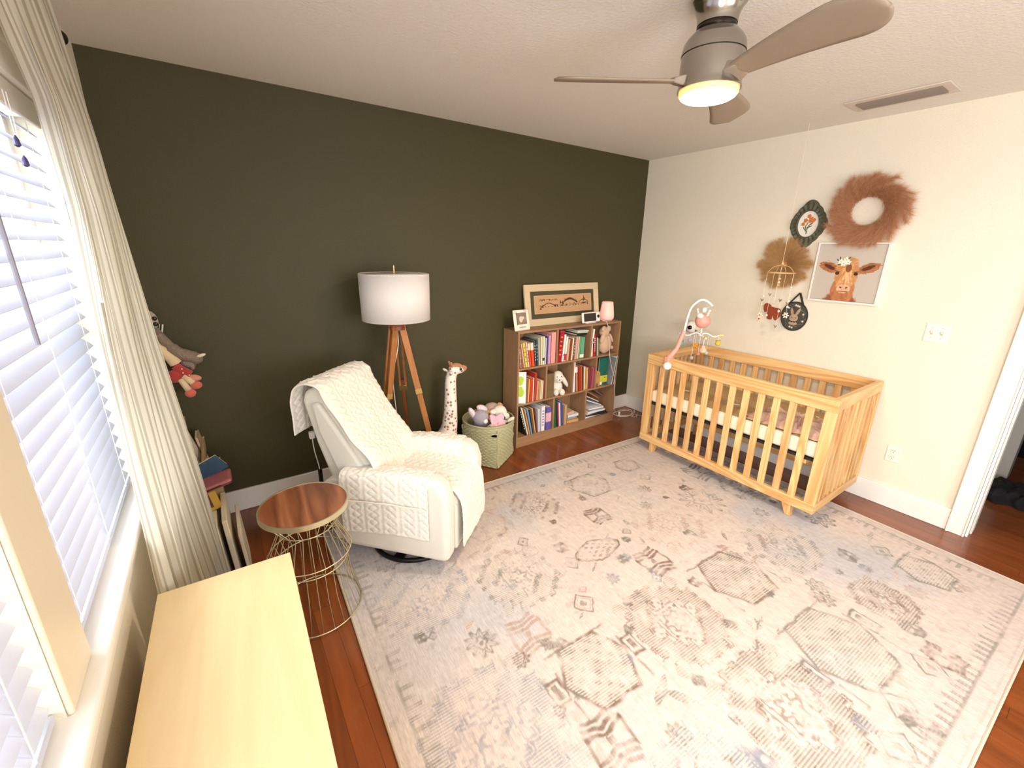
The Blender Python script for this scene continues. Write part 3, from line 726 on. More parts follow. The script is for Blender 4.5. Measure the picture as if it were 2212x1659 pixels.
ORD = ['first', 'second', 'third', 'fourth', 'fifth', 'sixth', 'seventh', 'eighth', 'ninth', 'tenth', 'eleventh', 'twelfth', 'thirteenth', 'fourteenth', 'fifteenth']
M_page = plain('book_pages', '#e9dcc2', .9, bump=.4, bscale=400, stretch=(1, 1, 1))
def lighten(c, k):
    c = c.lstrip('#'); v = [int(c[i:i+2], 16) for i in (0, 2, 4)]
    return '#%02x%02x%02x' % tuple(int(min(255, x+(255-x)*k)) if k > 0 else int(x*(1+k)) for x in v)
def book(x, z, wd, h, dp, color, desc, lean=0, y=None, band=None, group='books on the bookshelf', yaw=0, label=None, name='book', loc=None, R=None, stripe=None, cat='book'):
    """upright book, spine towards the room; x = left foot of the spine; lean in degrees (positive tips right)"""
    y = BYF+.008 if y is None else y
    z += max(0, wd*math.sin(math.radians(lean)))
    t = thing(name, label, cat, (x, y, z) if loc is None else loc, 0, group)
    R = R or (rot('Z', yaw) @ rot('Y', lean))
    t.rotation_euler = R.to_euler()
    XF[t.name] = Matrix.Translation(Vector((x, y, z) if loc is None else loc)) @ R.to_4x4()
    mc = plain('cover_'+color.strip('#'), color, .45, var=.10, vscale=70)
    c = min(.0022, wd*.16)
    m = MB().box(0, c, 0, dp, 0, h).box(wd-c, wd, 0, dp, 0, h).box(0, wd, 0, c, 0, h)
    m.build('cover', mc, t, world=False, bevel=.0007, seg=1)
    MB().box(c, wd-c, c, dp-.003, .003, h-.003).build('pages', M_page, t, world=False, smooth=None)
    if band:
        MB().box(-.0004, wd+.0004, -.0006, .010, h*band[1], h*band[2]).build('spine_label', plain('band_'+band[0].strip('#'), band[0], .5), t, world=False, smooth=None)
    if stripe:
        m = MB()
        for k in range(stripe[1]):
            zz = h*(.22+.56*k/max(1, stripe[1]-1)); m.box(wd*.25, wd*.75, -.0006, .001, zz, zz+h*.045)
        m.build('spine_title', plain('band_'+stripe[0].strip('#'), stripe[0], .5), t, world=False, smooth=None)
    return t
def row(cell, z, items, group):
    for i, it in enumerate(items):
        x, wd, h, dp, c, name_, lean = it[:7]; kw = it[7] if len(it) > 7 else {}
        book(x, z+.0008, wd, h, dp, c, name_, lean, label='%s, %s from the left in the %s' % (name_, ORD[i], cell), group=group, **kw)
row('top left compartment', ZS[2], [
 (-1.603, .013, .15, .16, '#a8293a', 'short crimson book', -5), (-1.589, .012, .165, .16, '#8fa79a', 'greyish green thin book', -6, dict(stripe=('#e8e4d6', 3))),
 (-1.574, .014, .19, .17, '#b9523b', 'rusty red worn book', -8), (-1.556, .013, .205, .17, '#c4c0a2', 'pale olive slim book', -10),
 (-1.538, .022, .21, .17, '#eac24f', 'golden yellow picture book', -10, dict(stripe=('#6f8a4a', 4))), (-1.511, .013, .212, .17, '#f0d4c8', 'pale pink slim book', -9, dict(stripe=('#a05a5a', 5))),
 (-1.494, .017, .20, .17, '#e0552b', 'orange book with cream top', -8, dict(band=('#efdcbc', .72, 1.0))), (-1.472, .027, .20, .18, '#e8502a', 'thick bright orange book with pale top', -7, dict(band=('#e9dcc4', .70, 1.0))),
 (-1.440, .014, .215, .16, '#4b5560', 'slate blue patterned book', -6, dict(stripe=('#e5e5e0', 6))), (-1.423, .016, .22, .17, '#2d4552', 'dark teal book', -5, dict(stripe=('#9fb6bb', 5))),
 (-1.404, .018, .235, .19, '#b9b7a0', 'grey green book', -4), (-1.384, .020, .24, .19, '#d9d4b8', 'wide cream hardback', -2),
 (-1.361, .018, .24, .19, '#ece6bd', 'light yellow book', -1, dict(band=('#2d3a2c', .15, .25))), (-1.339, .012, .225, .18, '#c9d3e6', 'light blue thin book', 0),
 (-1.324, .010, .238, .18, '#42367a', 'deep purple thin book', 0)], 'books in the top left compartment')
book(-1.309, ZS[2]+.001, .026, .242, .19, '#c99bc4', '', 0, label='lilac book standing just left of the tall pink book', group='books in the top left compartment')
book(-1.277, ZS[2]+.001, .048, .266, .19, '#f2a29b', '', 0, label='tall wide salmon pink book at the right of the top left compartment', group='books in the top left compartment')
row('top middle compartment', ZS[2], [
 (-1.205, .046, .268, .19, '#a3172b', 'tall thick crimson hardback', 5, dict(stripe=('#d98a4a', 5), band=('#c23042', .96, 1.0))), (-1.153, .020, .235, .18, '#f5f3ee', 'tall white book', 5, dict(stripe=('#c23042', 1))),
 (-1.128, .022, .215, .18, '#eef0ea', 'white book with red foot', 5, dict(band=('#c5384a', .03, .30))), (-1.100, .024, .19, .17, '#cfae83', 'tan book', 4), (-1.071, .020, .19, .17, '#96403a', 'brick red book', 4),
 (-1.047, .017, .195, .17, '#f1e4b4', 'cream yellow book', 3), (-1.026, .014, .19, .17, '#7d5552', 'speckled brown book', 3, dict(stripe=('#e4d8c8', 5))), (-1.008, .026, .20, .18, '#cfa7a4', 'dusty pink book', 3),
 (-.978, .014, .20, .18, '#e8d3a8', 'pale cream thin book', 3), (-.961, .014, .20, .18, '#8fae7b', 'leaf green thin book', 3), (-.943, .044, .192, .18, '#5fae8c', 'wide mint green book', 2, dict(band=('#f3f1e8', .05, .2)))], 'books in the top middle compartment')
for k, (c, dz, d) in enumerate((('#23262a', 0, 'black book lying flat on top of the mint green book'), ('#c9cfae', .017, 'pale green book lying flat on the black one'), ('#d8dcd8', .030, 'light grey book topmost of the flat pile in the top middle compartment'))):
    R_ = rot('Z', 4-3*k) @ rot('Y', 90+3)
    book(0, 0, .015 if k == 0 else .012, .13, .16, c, '', group='books lying flat in the top middle compartment', label=d, loc=(-.99+.004*k, BYF+.012, ZS[2]+.228+dz), R=R_)
row('top right compartment', ZS[2], [
 (-.806, .022, .252, .16, '#f2efe9', 'tall white book', 2, dict(band=('#d9cfc6', .5, .55))), (-.783, .012, .17, .16, '#c9303c', 'short red book', -4), (-.768, .022, .205, .16, '#c5273a', 'red book with white lettering', -4, dict(stripe=('#f1e6e2', 7))),
 (-.741, .012, .175, .15, '#4c5140', 'dark olive thin book', -5), (-.726, .009, .172, .15, '#efe9da', 'white edged thin book', -5), (-.714, .016, .16, .15, '#7f8466', 'grey green book', -5)], 'books in the top right compartment')
# middle row
wb = book(-1.537, ZS[1]-.0005+.0013, .010, .27, .078, '#f6f6f2', '', 0, y=BYF-.004, yaw=60, label='white picture book with green pears turned outward, left end of middle row', group='books in the middle left compartment')
M_pear = plain('pear_green', '#b9d53c', .5)
m = MB()
for z_, r_ in ((.205, .028), (.175, .018)): m.ell((-.0006, .046, z_), (.001, r_, r_*1.1), n=20, m=10)
for z_, r_ in ((.095, .032), (.125, .02)): m.ell((-.0006, .046, z_), (.001, r_, r_*1.2), n=20, m=10)
m.build('pear_print', M_pear, wb, world=False, smooth=180)
row('middle left compartment', ZS[1], [
 (-1.508, .014, .20, .17, '#e9b26b', 'amber thin book', 2), (-1.490, .028, .208, .18, '#c9401f', 'orange red book', 1), (-1.459, .012, .205, .18, '#e8d5c0', 'cream thin book', 1), (-1.512+.070, .020, .245, .18, '#c2392b', 'tall scarlet book', 1),
 (-1.419, .020, .17, .16, '#d49a86', 'terracotta pink book', 2), (-1.396, .014, .165, .16, '#d8a368', 'ochre thin book', 2), (-1.379, .014, .168, .16, '#e6da9c', 'pale yellow book', 2), (-1.362, .012, .165, .16, '#eceadb', 'off-white book', 2), (-1.347, .010, .18, .16, '#9c3c35', 'thin maroon book', 1)], 'books in the middle left compartment')
R_ = rot('Z', 0)
st = thing('bark_box', 'brown bark-textured box beside the white plush dog', 'box', (-1.265, -.16, ZS[1]))
def bark(u, v): 
    a = 2*PI*u; rr = 1+.05*noise.noise(Vector((math.cos(a)*3, math.sin(a)*3, v*2)))
    x = .044*rr*max(-1, min(1, 1.35*math.cos(a))); y = .06*rr*max(-1, min(1, 1.35*math.sin(a)))
    return (x, y, .215*v)
MB().grid(48, 20, bark).build('bark_side', plain('bark', '#77603f', .9, var=.45, vscale=30, bump=1.0, bscale=25, stretch=(3, 3, .5)), st, world=False, smooth=60)
MB().box(-.040, .040, -.055, .055, .20, .213).build('lid', plain('bark_lid', '#6a5236', .8, var=.3, vscale=40), st, world=False, bevel=.004)
# plush helpers
def plush_mat(name, c, bump=.6): return plain(name, c, .95, bump=bump, bscale=220, sheen=.4, var=.06, vscale=40)
pd = thing('plush_dog', 'white plush dog with long floppy ears sitting in the middle row', 'plush toy', (-1.145, -.165, ZS[1]), math.radians(-20))
Mw = plush_mat('plush_white', '#f6efe2')
MB().ell((0, .0, .062), (.052, .045, .062)).build('body', Mw, pd, world=False, smooth=180)
MB().ell((0, -.012, .158), (.05, .046, .055)).ell((.0, -.052, .142), (.027, .024, .024)).build('head', Mw, pd, world=False, smooth=180)
MB().ell((-.05, -.008, .12), (.018, .03, .075), rot('Y', 14)).build('ear', Mw, pd, world=False, smooth=180)
MB().ell((.060, -.008, .125), (.02, .032, .078), rot('Y', -32)).build('ear', Mw, pd, world=False, smooth=180)
MB().ell((-.026, -.055, .028), (.026, .034, .030)).build('foot', Mw, pd, world=False, smooth=180)
MB().ell((.030, -.055, .028), (.026, .034, .030)).build('foot', Mw, pd, world=False, smooth=180)
M_eye = plain('plush_eye', '#221a18', .2)
MB().ell((-.004, -.076, .148), (.007, .004, .005)).ell((-.02, -.053, .170), .0045).ell((.02, -.053, .170), .0045).build('face_features', M_eye, pd, world=False, smooth=180)
row('middle row beside the dog', ZS[1], [
 (-1.003, .026, .278, .19, '#f1f0f4', 'tall wide white book', -2), (-.974, .008, .225, .18, '#5a4a86', 'thin violet book', -3), (-.964, .026, .232, .18, '#c78a5c', 'tan book with white top', -6, dict(band=('#f2ece2', .78, 1))),
 (-.932, .024, .235, .18, '#a83a2c', 'deep red book', -5), (-.905, .018, .228, .18, '#d0522f', 'vermilion book', -5), (-.884, .014, .225, .17, '#5d5648', 'dark taupe book', -4), (-.868, .016, .222, .17, '#eee3d2', 'cream book', -3),
 (-.849, .014, .205, .17, '#e8a84a', 'amber book', -2), (-.833, .014, .205, .17, '#ecc98a', 'pale apricot book', -2), (-.816, .020, .20, .17, '#7d4a50', 'plum brown book', 0), (-.793, .014, .205, .17, '#a33a4c', 'raspberry book', 0), (-.777, .030, .195, .17, '#b5506a', 'wide rose coloured book', 1)], 'books in the middle row beside the white dog')
ar = thing('wooden_arch', 'small tan wooden arch block at the left of the middle right compartment', 'toy block', (-.684, -.19, ZS[1]))
pl_ = []
for k in range(25):
    a = PI*k/24; pl_.append((.036*math.cos(a), .115+.036*math.sin(a)))
pl_ = [(.036, 0)]+pl_+[(-.036, 0), (-.014, 0)]+[(.014*-math.cos(PI*k/8), .016+.014*math.sin(PI*k/8)) for k in range(9)]+[(.014, 0)]
MB().prism(pl_, -.02, .02, lambda u, v, w_: (u, w_, v)).build('arch_body', wood('toy_wood', '#d9ab70', '#c08a50', 'z', 20, .5), ar, world=False, bevel=.002)
pbk = thing('picture_book', 'large teal and yellow picture book leaning in the middle right compartment', 'book', (-.612, -.200, ZS[1]), math.radians(-4))
XF[pbk.name] = XF[pbk.name]
pg = MB().box(-.045, .060, 0, .010, .001, .265).build('pages', M_page, pbk, world=False)
pc = MB().box(-.047, .062, -.004, 0, 0, .270).box(-.047, .062, .010, .013, 0, .27).build('cover', plain('teal_print', '#1d6b5c', .5, var=.55, vscale=26, stretch=(1, 1, 4)), pbk, world=False, bevel=.001, seg=1)
MB().box(-.046, .061, -.0052, -.0036, .028, .095).build('cover_band', plain('yellow_print', '#d6d23c', .5, var=.2, vscale=20), pbk, world=False)
MB().ell((.028, -.0056, .075), (.006, .001, .006)).build('cover_dot', M_eye, pbk, world=False)
MB().box(-.03, -.004, -.0062, -.0050, .006, .035).build('price_label', plain('paper_white', '#f4f2ee', .8), pbk, world=False)
for k, (x_, c, d, h_) in enumerate(((-.540, '#8b8f92', 'grey magazine leaning right of the teal picture book', .265), (-.527, '#ecebe6', 'white magazine leaning beside the grey magazine', .27), (-.510, '#6b6560', 'dark magazine in the leaning magazines', .268), (-.497, '#d9d4cc', 'rightmost pale magazine leaning out of the middle row', .272))):
    book(x_, ZS[1]+.001, .010, h_, .20, c, '', 11.0-k*1.5, y=BYF-.012, label=d, group='magazines in the middle right compartment', name='magazine', cat='magazine')
# bottom row
row('bottom left compartment', ZS[0], [
 (-1.520, .012, .29, .19, '#1f1c20', 'black and white checked tall book', -16, dict(stripe=('#efece6', 8))), (-1.502, .014, .27, .18, '#ece0bf', 'cream tall book', -16), (-1.480, .010, .25, .18, '#d9a86f', 'light brown book', -14), (-1.462, .016, .25, .18, '#7fa3c4', 'sky blue book', -13),
 (-1.438, .012, .23, .17, '#6a5a4a', 'brown book', -11), (-1.420, .012, .235, .17, '#e1b466', 'mustard thin book', -10), (-1.402, .010, .235, .17, '#6e2f2c', 'dark maroon thin book', -9), (-1.386, .026, .215, .18, '#cfcdd6', 'pale grey box-like book', -3),
 (-1.354, .040, .232, .19, '#efedf1', 'thick white book with grey lettering', 0, dict(stripe=('#8d86a0', 6))), (-1.300, .056, .212, .18, '#6a5cae', 'wide purple book', 0, dict(band=('#e6b7c6', .35, .75)))], 'books in the bottom left compartment')
row('bottom middle compartment', ZS[0], [
 (-1.210, .030, .27, .19, '#1f6b37', 'dark green tall book', -4), (-1.176, .012, .25, .18, '#2c2a55', 'navy thin book', -5), (-1.160, .013, .235, .18, '#a92a38', 'red book', -5), (-1.142, .018, .225, .18, '#f0eef0', 'white book', -5),
 (-1.120, .020, .235, .18, '#4b50a0', 'blue book', -5), (-1.088, .030, .19, .17, '#c9a273', 'wide tan book', 0)], 'books in the bottom middle compartment')
for k, (x_, zz, ww, hh, c, d) in enumerate(((-1.040, 0, .13, .028, '#d8a565', 'light wood coloured box book, lowest of the small flat stack'), (-1.035, .0295, .12, .022, '#9fa3a0', 'grey book in the small flat stack of the bottom middle compartment'), (-1.030, .053, .125, .026, '#e6eaee', 'white and blue book in the small flat stack'), (-1.040, .0805, .09, .024, '#e8c3a3', 'peach book topmost of the small flat stack'))):
    R_ = rot('Z', (-6, 3, -2, 8)[k]) @ rot('Y', 90)
    book(0, 0, hh, ww, .14, c, '', group='books lying flat in the bottom middle compartment', label=d, loc=(x_, BYF+.02, ZS[0]+.001+zz+hh), R=R_)
# loose papers and magazines, bottom right
pcs = [('#e9e6e0', .018), ('#2d2b2e', .010), ('#dcd9d6', .012), ('#efeeec', .02), ('#8a8580', .012), ('#f2f0ee', .016)]
pdz = ['thick cream magazine at the bottom of the paper pile', 'black covered magazine low in the paper pile', 'light grey magazine in the middle of the paper pile', 'white brochure stack in the paper pile', 'taupe leaflet in the paper pile', 'white magazine on top of the flat papers']
zz = 0
for k, (c, hh) in enumerate(pcs):
    R_ = rot('Z', (3, -7, 5, -3, 9, -5)[k]) @ rot('Y', 90)
    book(0, 0, hh, .28-.02*k, .17, c, '', group='papers and magazines in the bottom right compartment', name='magazine', cat='magazine', label=pdz[k], loc=(-.815+.008*k, BYF+.012, ZS[0]+.001+zz+hh), R=R_)
    zz += hh+.001
for k, (xx, an, c, d) in enumerate(((-.80, 58, '#e4dfe4', 'white magazine slanting down over the paper pile'), (-.79, 50, '#d8d5dc', 'pale grey brochure slanting under the white one'), (-.76, 64, '#b98462', 'orange brown magazine at the back of the slanting papers'), (-.72, 72, '#7c6862', 'brown crumpled catalogue at the right of the slanting papers'))):
    R_ = rot('Z', (-6, 4, 8, -4)[k]) @ rot('Y', an)
    book(0, 0, .010, .20, .15, c, '', group='papers and magazines in the bottom right compartment', name='magazine', cat='magazine', label=d, loc=(xx, BYF+.03+.006*k, ZS[0]+.125+.034*k+.06), R=rot('Z', (-6, 4, 8, -4)[k]) @ rot('Y', 90+22+4*k))
# beige plush bunny seen from behind
pb = thing('plush_bunny', 'beige plush bunny turned away, sitting in the top right compartment', 'plush toy', (-.578, -.165, ZS[2]), math.radians(6))
Mb = plush_mat('plush_beige', '#e3bd9b')
MB().ell((0, 0, .085), (.082, .052, .088)).build('body', Mb, pb, world=False, smooth=180)
MB().ell((-.02, 0, .205), (.052, .044, .05)).build('head', Mb, pb, world=False, smooth=180)
MB().ell((-.055, -.02, .235), (.028, .014, .03)).build('ear', Mb, pb, world=False, smooth=180)
MB().ell((.018, -.02, .232), (.028, .014, .03)).build('ear', Mb, pb, world=False, smooth=180)
MB().ell((-.065, -.02, .15), (.025, .02, .05), rot('Y', 22)).build('arm', Mb, pb, world=False, smooth=180)
MB().ell((.066, -.02, .14), (.013, .014, .055), rot('Y', -34)).build('arm', Mb, pb, world=False, smooth=180)
MB().ell((.085, -.02, .045), .018).build('tail', Mb, pb, world=False, smooth=180)
# things on top of the shelf
fr = thing('framed_print', 'wide cream frame with a brown landscape silhouette print on a dark mat', 'picture frame', (-1.0, -.075, 1.0))
tl = 9; R_ = rot('X', -tl)
FX0, FX1, FH = -.438, .408, .345
def fbx(name, x0, x1, z0, z1, y0, y1, mat, par=fr, bevel=.001):
    m = MB().box(x0, x1, y0, y1, z0, z1); m.v = [tuple(R_ @ Vector(p)) for p in m.v]; return m.build(name, mat, par, world=False, bevel=bevel, seg=1)
Mfr = wood('frame_maple', '#f0d9b4', '#dfc095', 'x', 16, .5, ring=.2, fine=.3)
fwid = .058
fbx('frame_side', FX0, FX1, FH-fwid, FH, -.012, .006, Mfr); fbx('frame_side', FX0, FX1, 0, fwid, -.012, .006, Mfr)
fbx('frame_side', FX0, FX0+fwid, fwid, FH-fwid, -.012, .006, Mfr); fbx('frame_side', FX1-fwid, FX1, fwid, FH-fwid, -.012, .006, Mfr)
fbx('mat_board', FX0+.01, FX1-.01, .01, FH-.01, -.003, .002, plain('mat_olive', '#4a4730', .8))
fbx('print_border', FX0+.098, FX1-.088, .098, FH-.092, -.006, -.003, plain('print_border', '#cfa47e', .7))
fbx('print', FX0+.106, FX1-.096, .106, FH-.10, -.0075, -.006, plain('print_paper', '#c39a70', .8, var=.08, vscale=60))
m = MB(); rs = random.Random(4)
def blob(x, z, a, c_, ang=0):
    R2 = rot('Y', ang); m.ell(R_ @ Vector((x, -.0082, z)), (a, .0006, c_), R_ @ R2, n=8, m=5)
for k in range(15):
    t = k/14; blob(-.26+.15*t, .155+.030*math.sin(t*PI), .010, .003, 30*(t-.5)); 
for k in range(15):
    t = k/14; blob(-.03+.17*t, .180+.034*math.sin(t*PI), .011, .004+.006*math.sin(t*PI), 30*(t-.5))
for k in range(150):
    x = -.285+.56*rs.random(); top = rs.random() < .5
    blob(x, (.206+.012*rs.random()) if (x < -.06 and top) else (.148+.02*rs.random()+.03*(x+.3)*.5), .002+.0045*rs.random(), .0015+.004*rs.random())
for (x, z, h_) in ((.225, .215, .022), (.215, .20, .012), (-.055, .19, .016), (-.03, .18, .022), (.0, .205, .014), (-.28, .145, .012), (.13, .19, .016)):
    blob(x, z, .004, h_); blob(x+.006, z-.006, .009, .006)
for k in range(9): blob(.17+.012*k, .185+.016*math.sin(k/8*PI), .008, .003)
m.build('silhouettes', plain('print_ink', '#4d3823', .8), fr, world=False)
ph = thing('photo_frame', 'small white square photo frame at the left end of the shelf top', 'picture frame', (-1.555, -.19, 1.0), math.radians(6))
R_ = rot('X', -12)
fbx('frame_body', -.082, .082, 0, .165, -.008, .004, plain('ceramic_white', '#f1ead8', .5), ph, bevel=.006)
fbx('photo', -.050, .050, .050, .142, -.0095, -.007, plain('photo_print', '#8d7a69', .5, var=.6, vscale=28), ph, bevel=0)
fbx('photo_bezel', -.055, -.050, .045, .147, -.0105, -.007, plain('bezel', '#57493f', .5), ph, bevel=0)
m = MB()
for (x, z, a, c_) in ((-.01, .09, .02, .024), (.012, .10, .016, .012)): m.ell(R_ @ Vector((x, -.0102, z)), (a, .0006, c_), R_)
m.build('photo_baby', plain('photo_light', '#d9c7b4', .6), ph, world=False)
m = MB(); pts = []
for k in range(60):
    t = k/59; pts.append(R_ @ Vector((-.035+.07*t+.003*math.sin(t*70), -.0092, .027+.006*math.sin(t*55)*(1-.3*math.sin(t*9)))))
m.tube(pts, .0008, 4); m.build('script_lettering', plain('lettering', '#6b5b4c', .7), ph, world=False)
for (x, z) in ((-.06, .152), (-.066, .14), (.035, .154), (.05, .150)):
    m = MB(); m.ell(R_ @ Vector((x, -.0092, z)), (.010, .0008, .004), R_ @ rot('Y', 30)); m.build('painted_petal', plain('petal_pink', '#e6b6a4', .7), ph, world=False)
mn = thing('baby_monitor', 'white baby monitor display with dark screen standing on the shelf top', 'baby monitor', (-.795, -.185, 1.0), math.radians(2))
R_ = rot('X', -10)
fbx('monitor_body', -.112, .112, .006, .098, -.012, .006, plain('monitor_white', '#f4f1ec', .35), mn, bevel=.006)
fbx('screen', -.095, .058, .018, .088, -.0135, -.011, plain('screen_dark', '#2e2320', .15), mn, bevel=.001)
m = MB(); m.lathe([(.015, 0), (.015, .003), (.007, .004), (.006, .002)], 20, R_ @ Vector((.086, -.012, .056)), R_ @ rot('X', 90)); m.build('control_dial', plain('dial_black', '#151214', .3), mn, world=False)
fbx('antenna_foot', -.06, .06, .0, .008, -.006, .03, plain('monitor_white', '#f4f1ec', .35), mn, bevel=.002)
df = thing('pink_diffuser', 'glowing pink frosted diffuser lamp at the right end of the shelf top', 'lamp', (-.532, -.12, 1.0))
gm = plain('diffuser_glow', '#f6cfc4', .5, emis='#f7a99b', estr=.22, sss=.3)
MB().lathe([(.001, .004), (.052, .004), (.066, .02), (.067, .05), (.052, .165), (.046, .172), (.001, .172)], 36).build('diffuser_shade', gm, df, world=False, smooth=60)
MB().lathe([(.001, 0), (.05, 0), (.056, .006), (.05, .01), (.001, .01)], 36).build('diffuser_base', plain('ceramic_pale', '#f2dccf', .5), df, world=False, smooth=60)
cpts = [(-.70, -.178, 1.035), (-.675, -.22, 1.02), (-.650, -.236, 1.008), (-.635, -.245, .96), (-.628, -.244, .90), (-.600, -.243, .80), (-.588, -.244, .719), (-.592, -.26, .672), (-.575, -.262, .61), (-.553, -.262, .559), (-.53, -.262, .51), (-.508, -.262, .473), (-.50, -.262, .392), (-.47, -.25, .30), (-.440, -.235, .20), (-.425, -.22, .12), (-.36, -.20, .04), (-.33, -.19, .006)]
floor_c = []
for k in range(64):
    a = k/63*5.2*PI; rx = .120+.03*math.sin(k*.31); ry = .075+.018*math.cos(k*.23)
    floor_c.append((-.205+rx*math.cos(a+2.6)+.01*math.sin(k*.5), -.165+ry*math.sin(a+2.6)-.02*k/63, .005+.0035*(k % 7)/2+.0005*k/4))
tail = [(-.20, -.27, .006), (-.16, -.30, .006), (-.13, -.26, .006), (-.10, -.33, .006), (-.06, -.36, .006)]
o = MB().tube(spline(cpts+floor_c+tail, 4), .0026, 6).build('power_cord', plain('cord_white', '#efdccb', .5), None, smooth=60, origin=(-.25, -.17, 0))
cordt = tag(o, 'white power cord trailing from the shelf top to a loose coil on the floor', 'cord')
MB().box(-.318, -.300, -.200, -.184, .004, .052).build('cord_plug', M_wh, o, bevel=.003)

# ------------------------------------------------------------------ recliner (local: x forward, y across, origin near front corner shifted to centre)
RZ = math.radians(-48.5)
def C3(f, w, z): return (f+.28, w-.275, z)
OC = Vector((-2.77, -1.27, 0)) + Matrix.Rotation(RZ, 3, 'Z') @ Vector((-.28, .275, 0))
def cmat(name, c, b=.25): return plain(name, c, .9, bump=b, bscale=350, var=.04, vscale=8, sheen=.2)
M_up = cmat('upholstery_ivory', '#dfdace')
rc = thing('recliner', 'ivory upholstered swivel glider recliner with rounded arms on a black ring base', 'armchair', OC, RZ)
def lp(poly, w0, w1, name, bev=.03, seg=5, mat=M_up, par=rc):
    return MB().prism(poly, w0, w1, lambda u, v, w_: C3(u, w_, v)).build(name, mat, par, world=False, bevel=bev, seg=seg, smooth=60)
arm_poly = [(.005, .085), (.012, .44), (-.012, .515), (-.06, .548), (-.30, .540), (-.52, .512), (-.60, .47), (-.615, .30), (-.60, .085)]
lp(arm_poly, 0, .108, 'arm', .034); lp(arm_poly, .442, .55, 'arm', .034)
lp([(-.02, .09), (-.02, .30), (-.60, .30), (-.60, .09)], .10, .45, 'seat_base', .01)
lp([(.012, .10), (.016, .36), (-.02, .40), (-.06, .36), (-.06, .10)], .106, .444, 'footrest_panel', .012)
lp([(.012, .31), (.016, .395), (-.02, .432), (-.20, .445), (-.44, .425), (-.44, .31)], .106, .444, 'seat_cushion', .026)
back_poly = [(-.36, .36), (-.40, .47), (-.53, .66), (-.66, .86), (-.685, .915), (-.735, .935), (-.80, .90), (-.815, .85), (-.76, .62), (-.70, .44), (-.62, .30), (-.5, .30)]
lp(back_poly, .085, .465, 'backrest', .03)
side_b = [(-.435, .46), (-.50, .56), (-.66, .80), (-.70, .86), (-.745, .85), (-.72, .70), (-.62, .46)]
lp(side_b, .060, .105, 'back_wing', .018); lp(side_b, .445, .490, 'back_wing', .018)
lp([(-.60, .09), (-.60, .45), (-.645, .46), (-.70, .43), (-.66, .09)], .03, .52, 'rear_panel', .012)
M_blk = plain('black_metal', '#141316', .35, metal=.4)
MB().tube([C3(-.30+.24*math.cos(a), .275+.24*math.sin(a), .026) for a in [2*PI*k/48 for k in range(48)]], .013, 10, closed=True).build('swivel_ring', M_blk, rc, world=False, smooth=180)
MB().lathe([(.001, .02), (.09, .02), (.06, .09), (.001, .09)], 24, C3(-.30, .275, 0)).box(*[c for c in (C3(-.53, 0, 0)[0], C3(-.07, 0, 0)[0], C3(0, .25, 0)[1], C3(0, .30, 0)[1], .018, .034)]).box(C3(-.325, 0, 0)[0], C3(-.275, 0, 0)[0], C3(0, .045, 0)[1], C3(0, .505, 0)[1], .018, .034).build('swivel_base', M_blk, rc, world=False)
# quilted cable-knit slipcover
def cable(s, t):
    p = .098; k = math.floor(s/p+.5); q = s-k*p; h = 0
    tri = abs(((t/.085+.5*(k % 2)) % 1)*2-1)-.5
    for sg in (-1, 1): h += math.exp(-((q-sg*tri*.060)/.0068)**2)*.0052
    for e in (-.049, .049):
        d = q-e
        if abs(d) < .013: h += .0034*(1-(d/.013)**2)*(.45+.55*abs(math.sin(PI*(t/.022+d/.02))))
    return h+.0016*noise.noise(Vector((s*60, t*60, 0)))
def polylen(P):
    L = [0]
    for a, b_ in zip(P, P[1:]): L.append(L[-1]+math.hypot(b_[0]-a[0], b_[1]-a[1]))
    return L
def smoothpath(P, n=8):
    return [(p.x, p.y) for p in spline([(a, c, 0) for a, c in P], n)]
def at(P, L, s):
    s = max(0, min(L[-1], s))
    import bisect
    i = max(0, min(len(P)-2, bisect.bisect_right(L, s)-1)); t = (s-L[i])/max(1e-9, L[i+1]-L[i])
    x = P[i][0]+(P[i+1][0]-P[i][0])*t; z = P[i][1]+(P[i+1][1]-P[i][1])*t
    dx, dz = P[i+1][0]-P[i][0], P[i+1][1]-P[i][1]; l = math.hypot(dx, dz) or 1
    return x, z, -dz/l, dx/l
M_knit = cmat('cable_knit_cream', '#f1ebe0', .35)
cv = thing('recliner_cover', 'cream cable-knit quilted cover draped over back, seat and arms of the recliner', 'chair cover', OC, RZ)
def panel(name, path, w0, w1, nu, nv, off=.012, flip=1, extra=None, mat=M_knit, axis='w', plain_=False):
    P = smoothpath(path); L = polylen(P)
    def f(u, v):
        s = v*L[-1]; x, z, nx, nz = at(P, L, s); ww = w0+(w1-w0)*u
        e = min(1, min(u, 1-u)*abs(w1-w0)/.012, min(v, 1-v)*L[-1]/.012)
        h = off+(cable(ww, s) if not plain_ else 0)*(.25+.75*e)
        if extra: h2, dz_, dw = extra(u, v, s, ww); h += h2; z += dz_; ww += dw
        a, c = x+flip*nx*h, z+flip*nz*h
        return C3(a, ww, c) if axis == 'w' else C3(ww, a, c)
    o = MB().grid(nu, nv, f).build(name, mat, cv, world=False, smooth=180, solid=.008)
    return o
bpath = [(-.845, .668), (-.838, .78), (-.835, .86), (-.81, .925), (-.745, .952), (-.685, .935), (-.655, .875), (-.53, .675), (-.40, .48), (-.375, .445)]
def bex(u, v, s, ww):
    bulge = .030*math.exp(-((v-.86)/.10)**2)*(.6+.4*math.sin(u*5+1)) + .006*noise.noise(Vector((u*5, v*9, 0)))*min(1, v*3)
    edge = -.008*((2*u-1)**8)
    return bulge+edge, 0, .012*math.sin(v*7)*(u-.5)
panel('back_panel', bpath, .048, .500, 110, 230, .012, 1, bex)
spath = [(-.42, .440), (-.30, .452), (-.15, .452), (-.03, .438), (.012, .40), (.030, .35), (.036, .24), (.034, .12)]
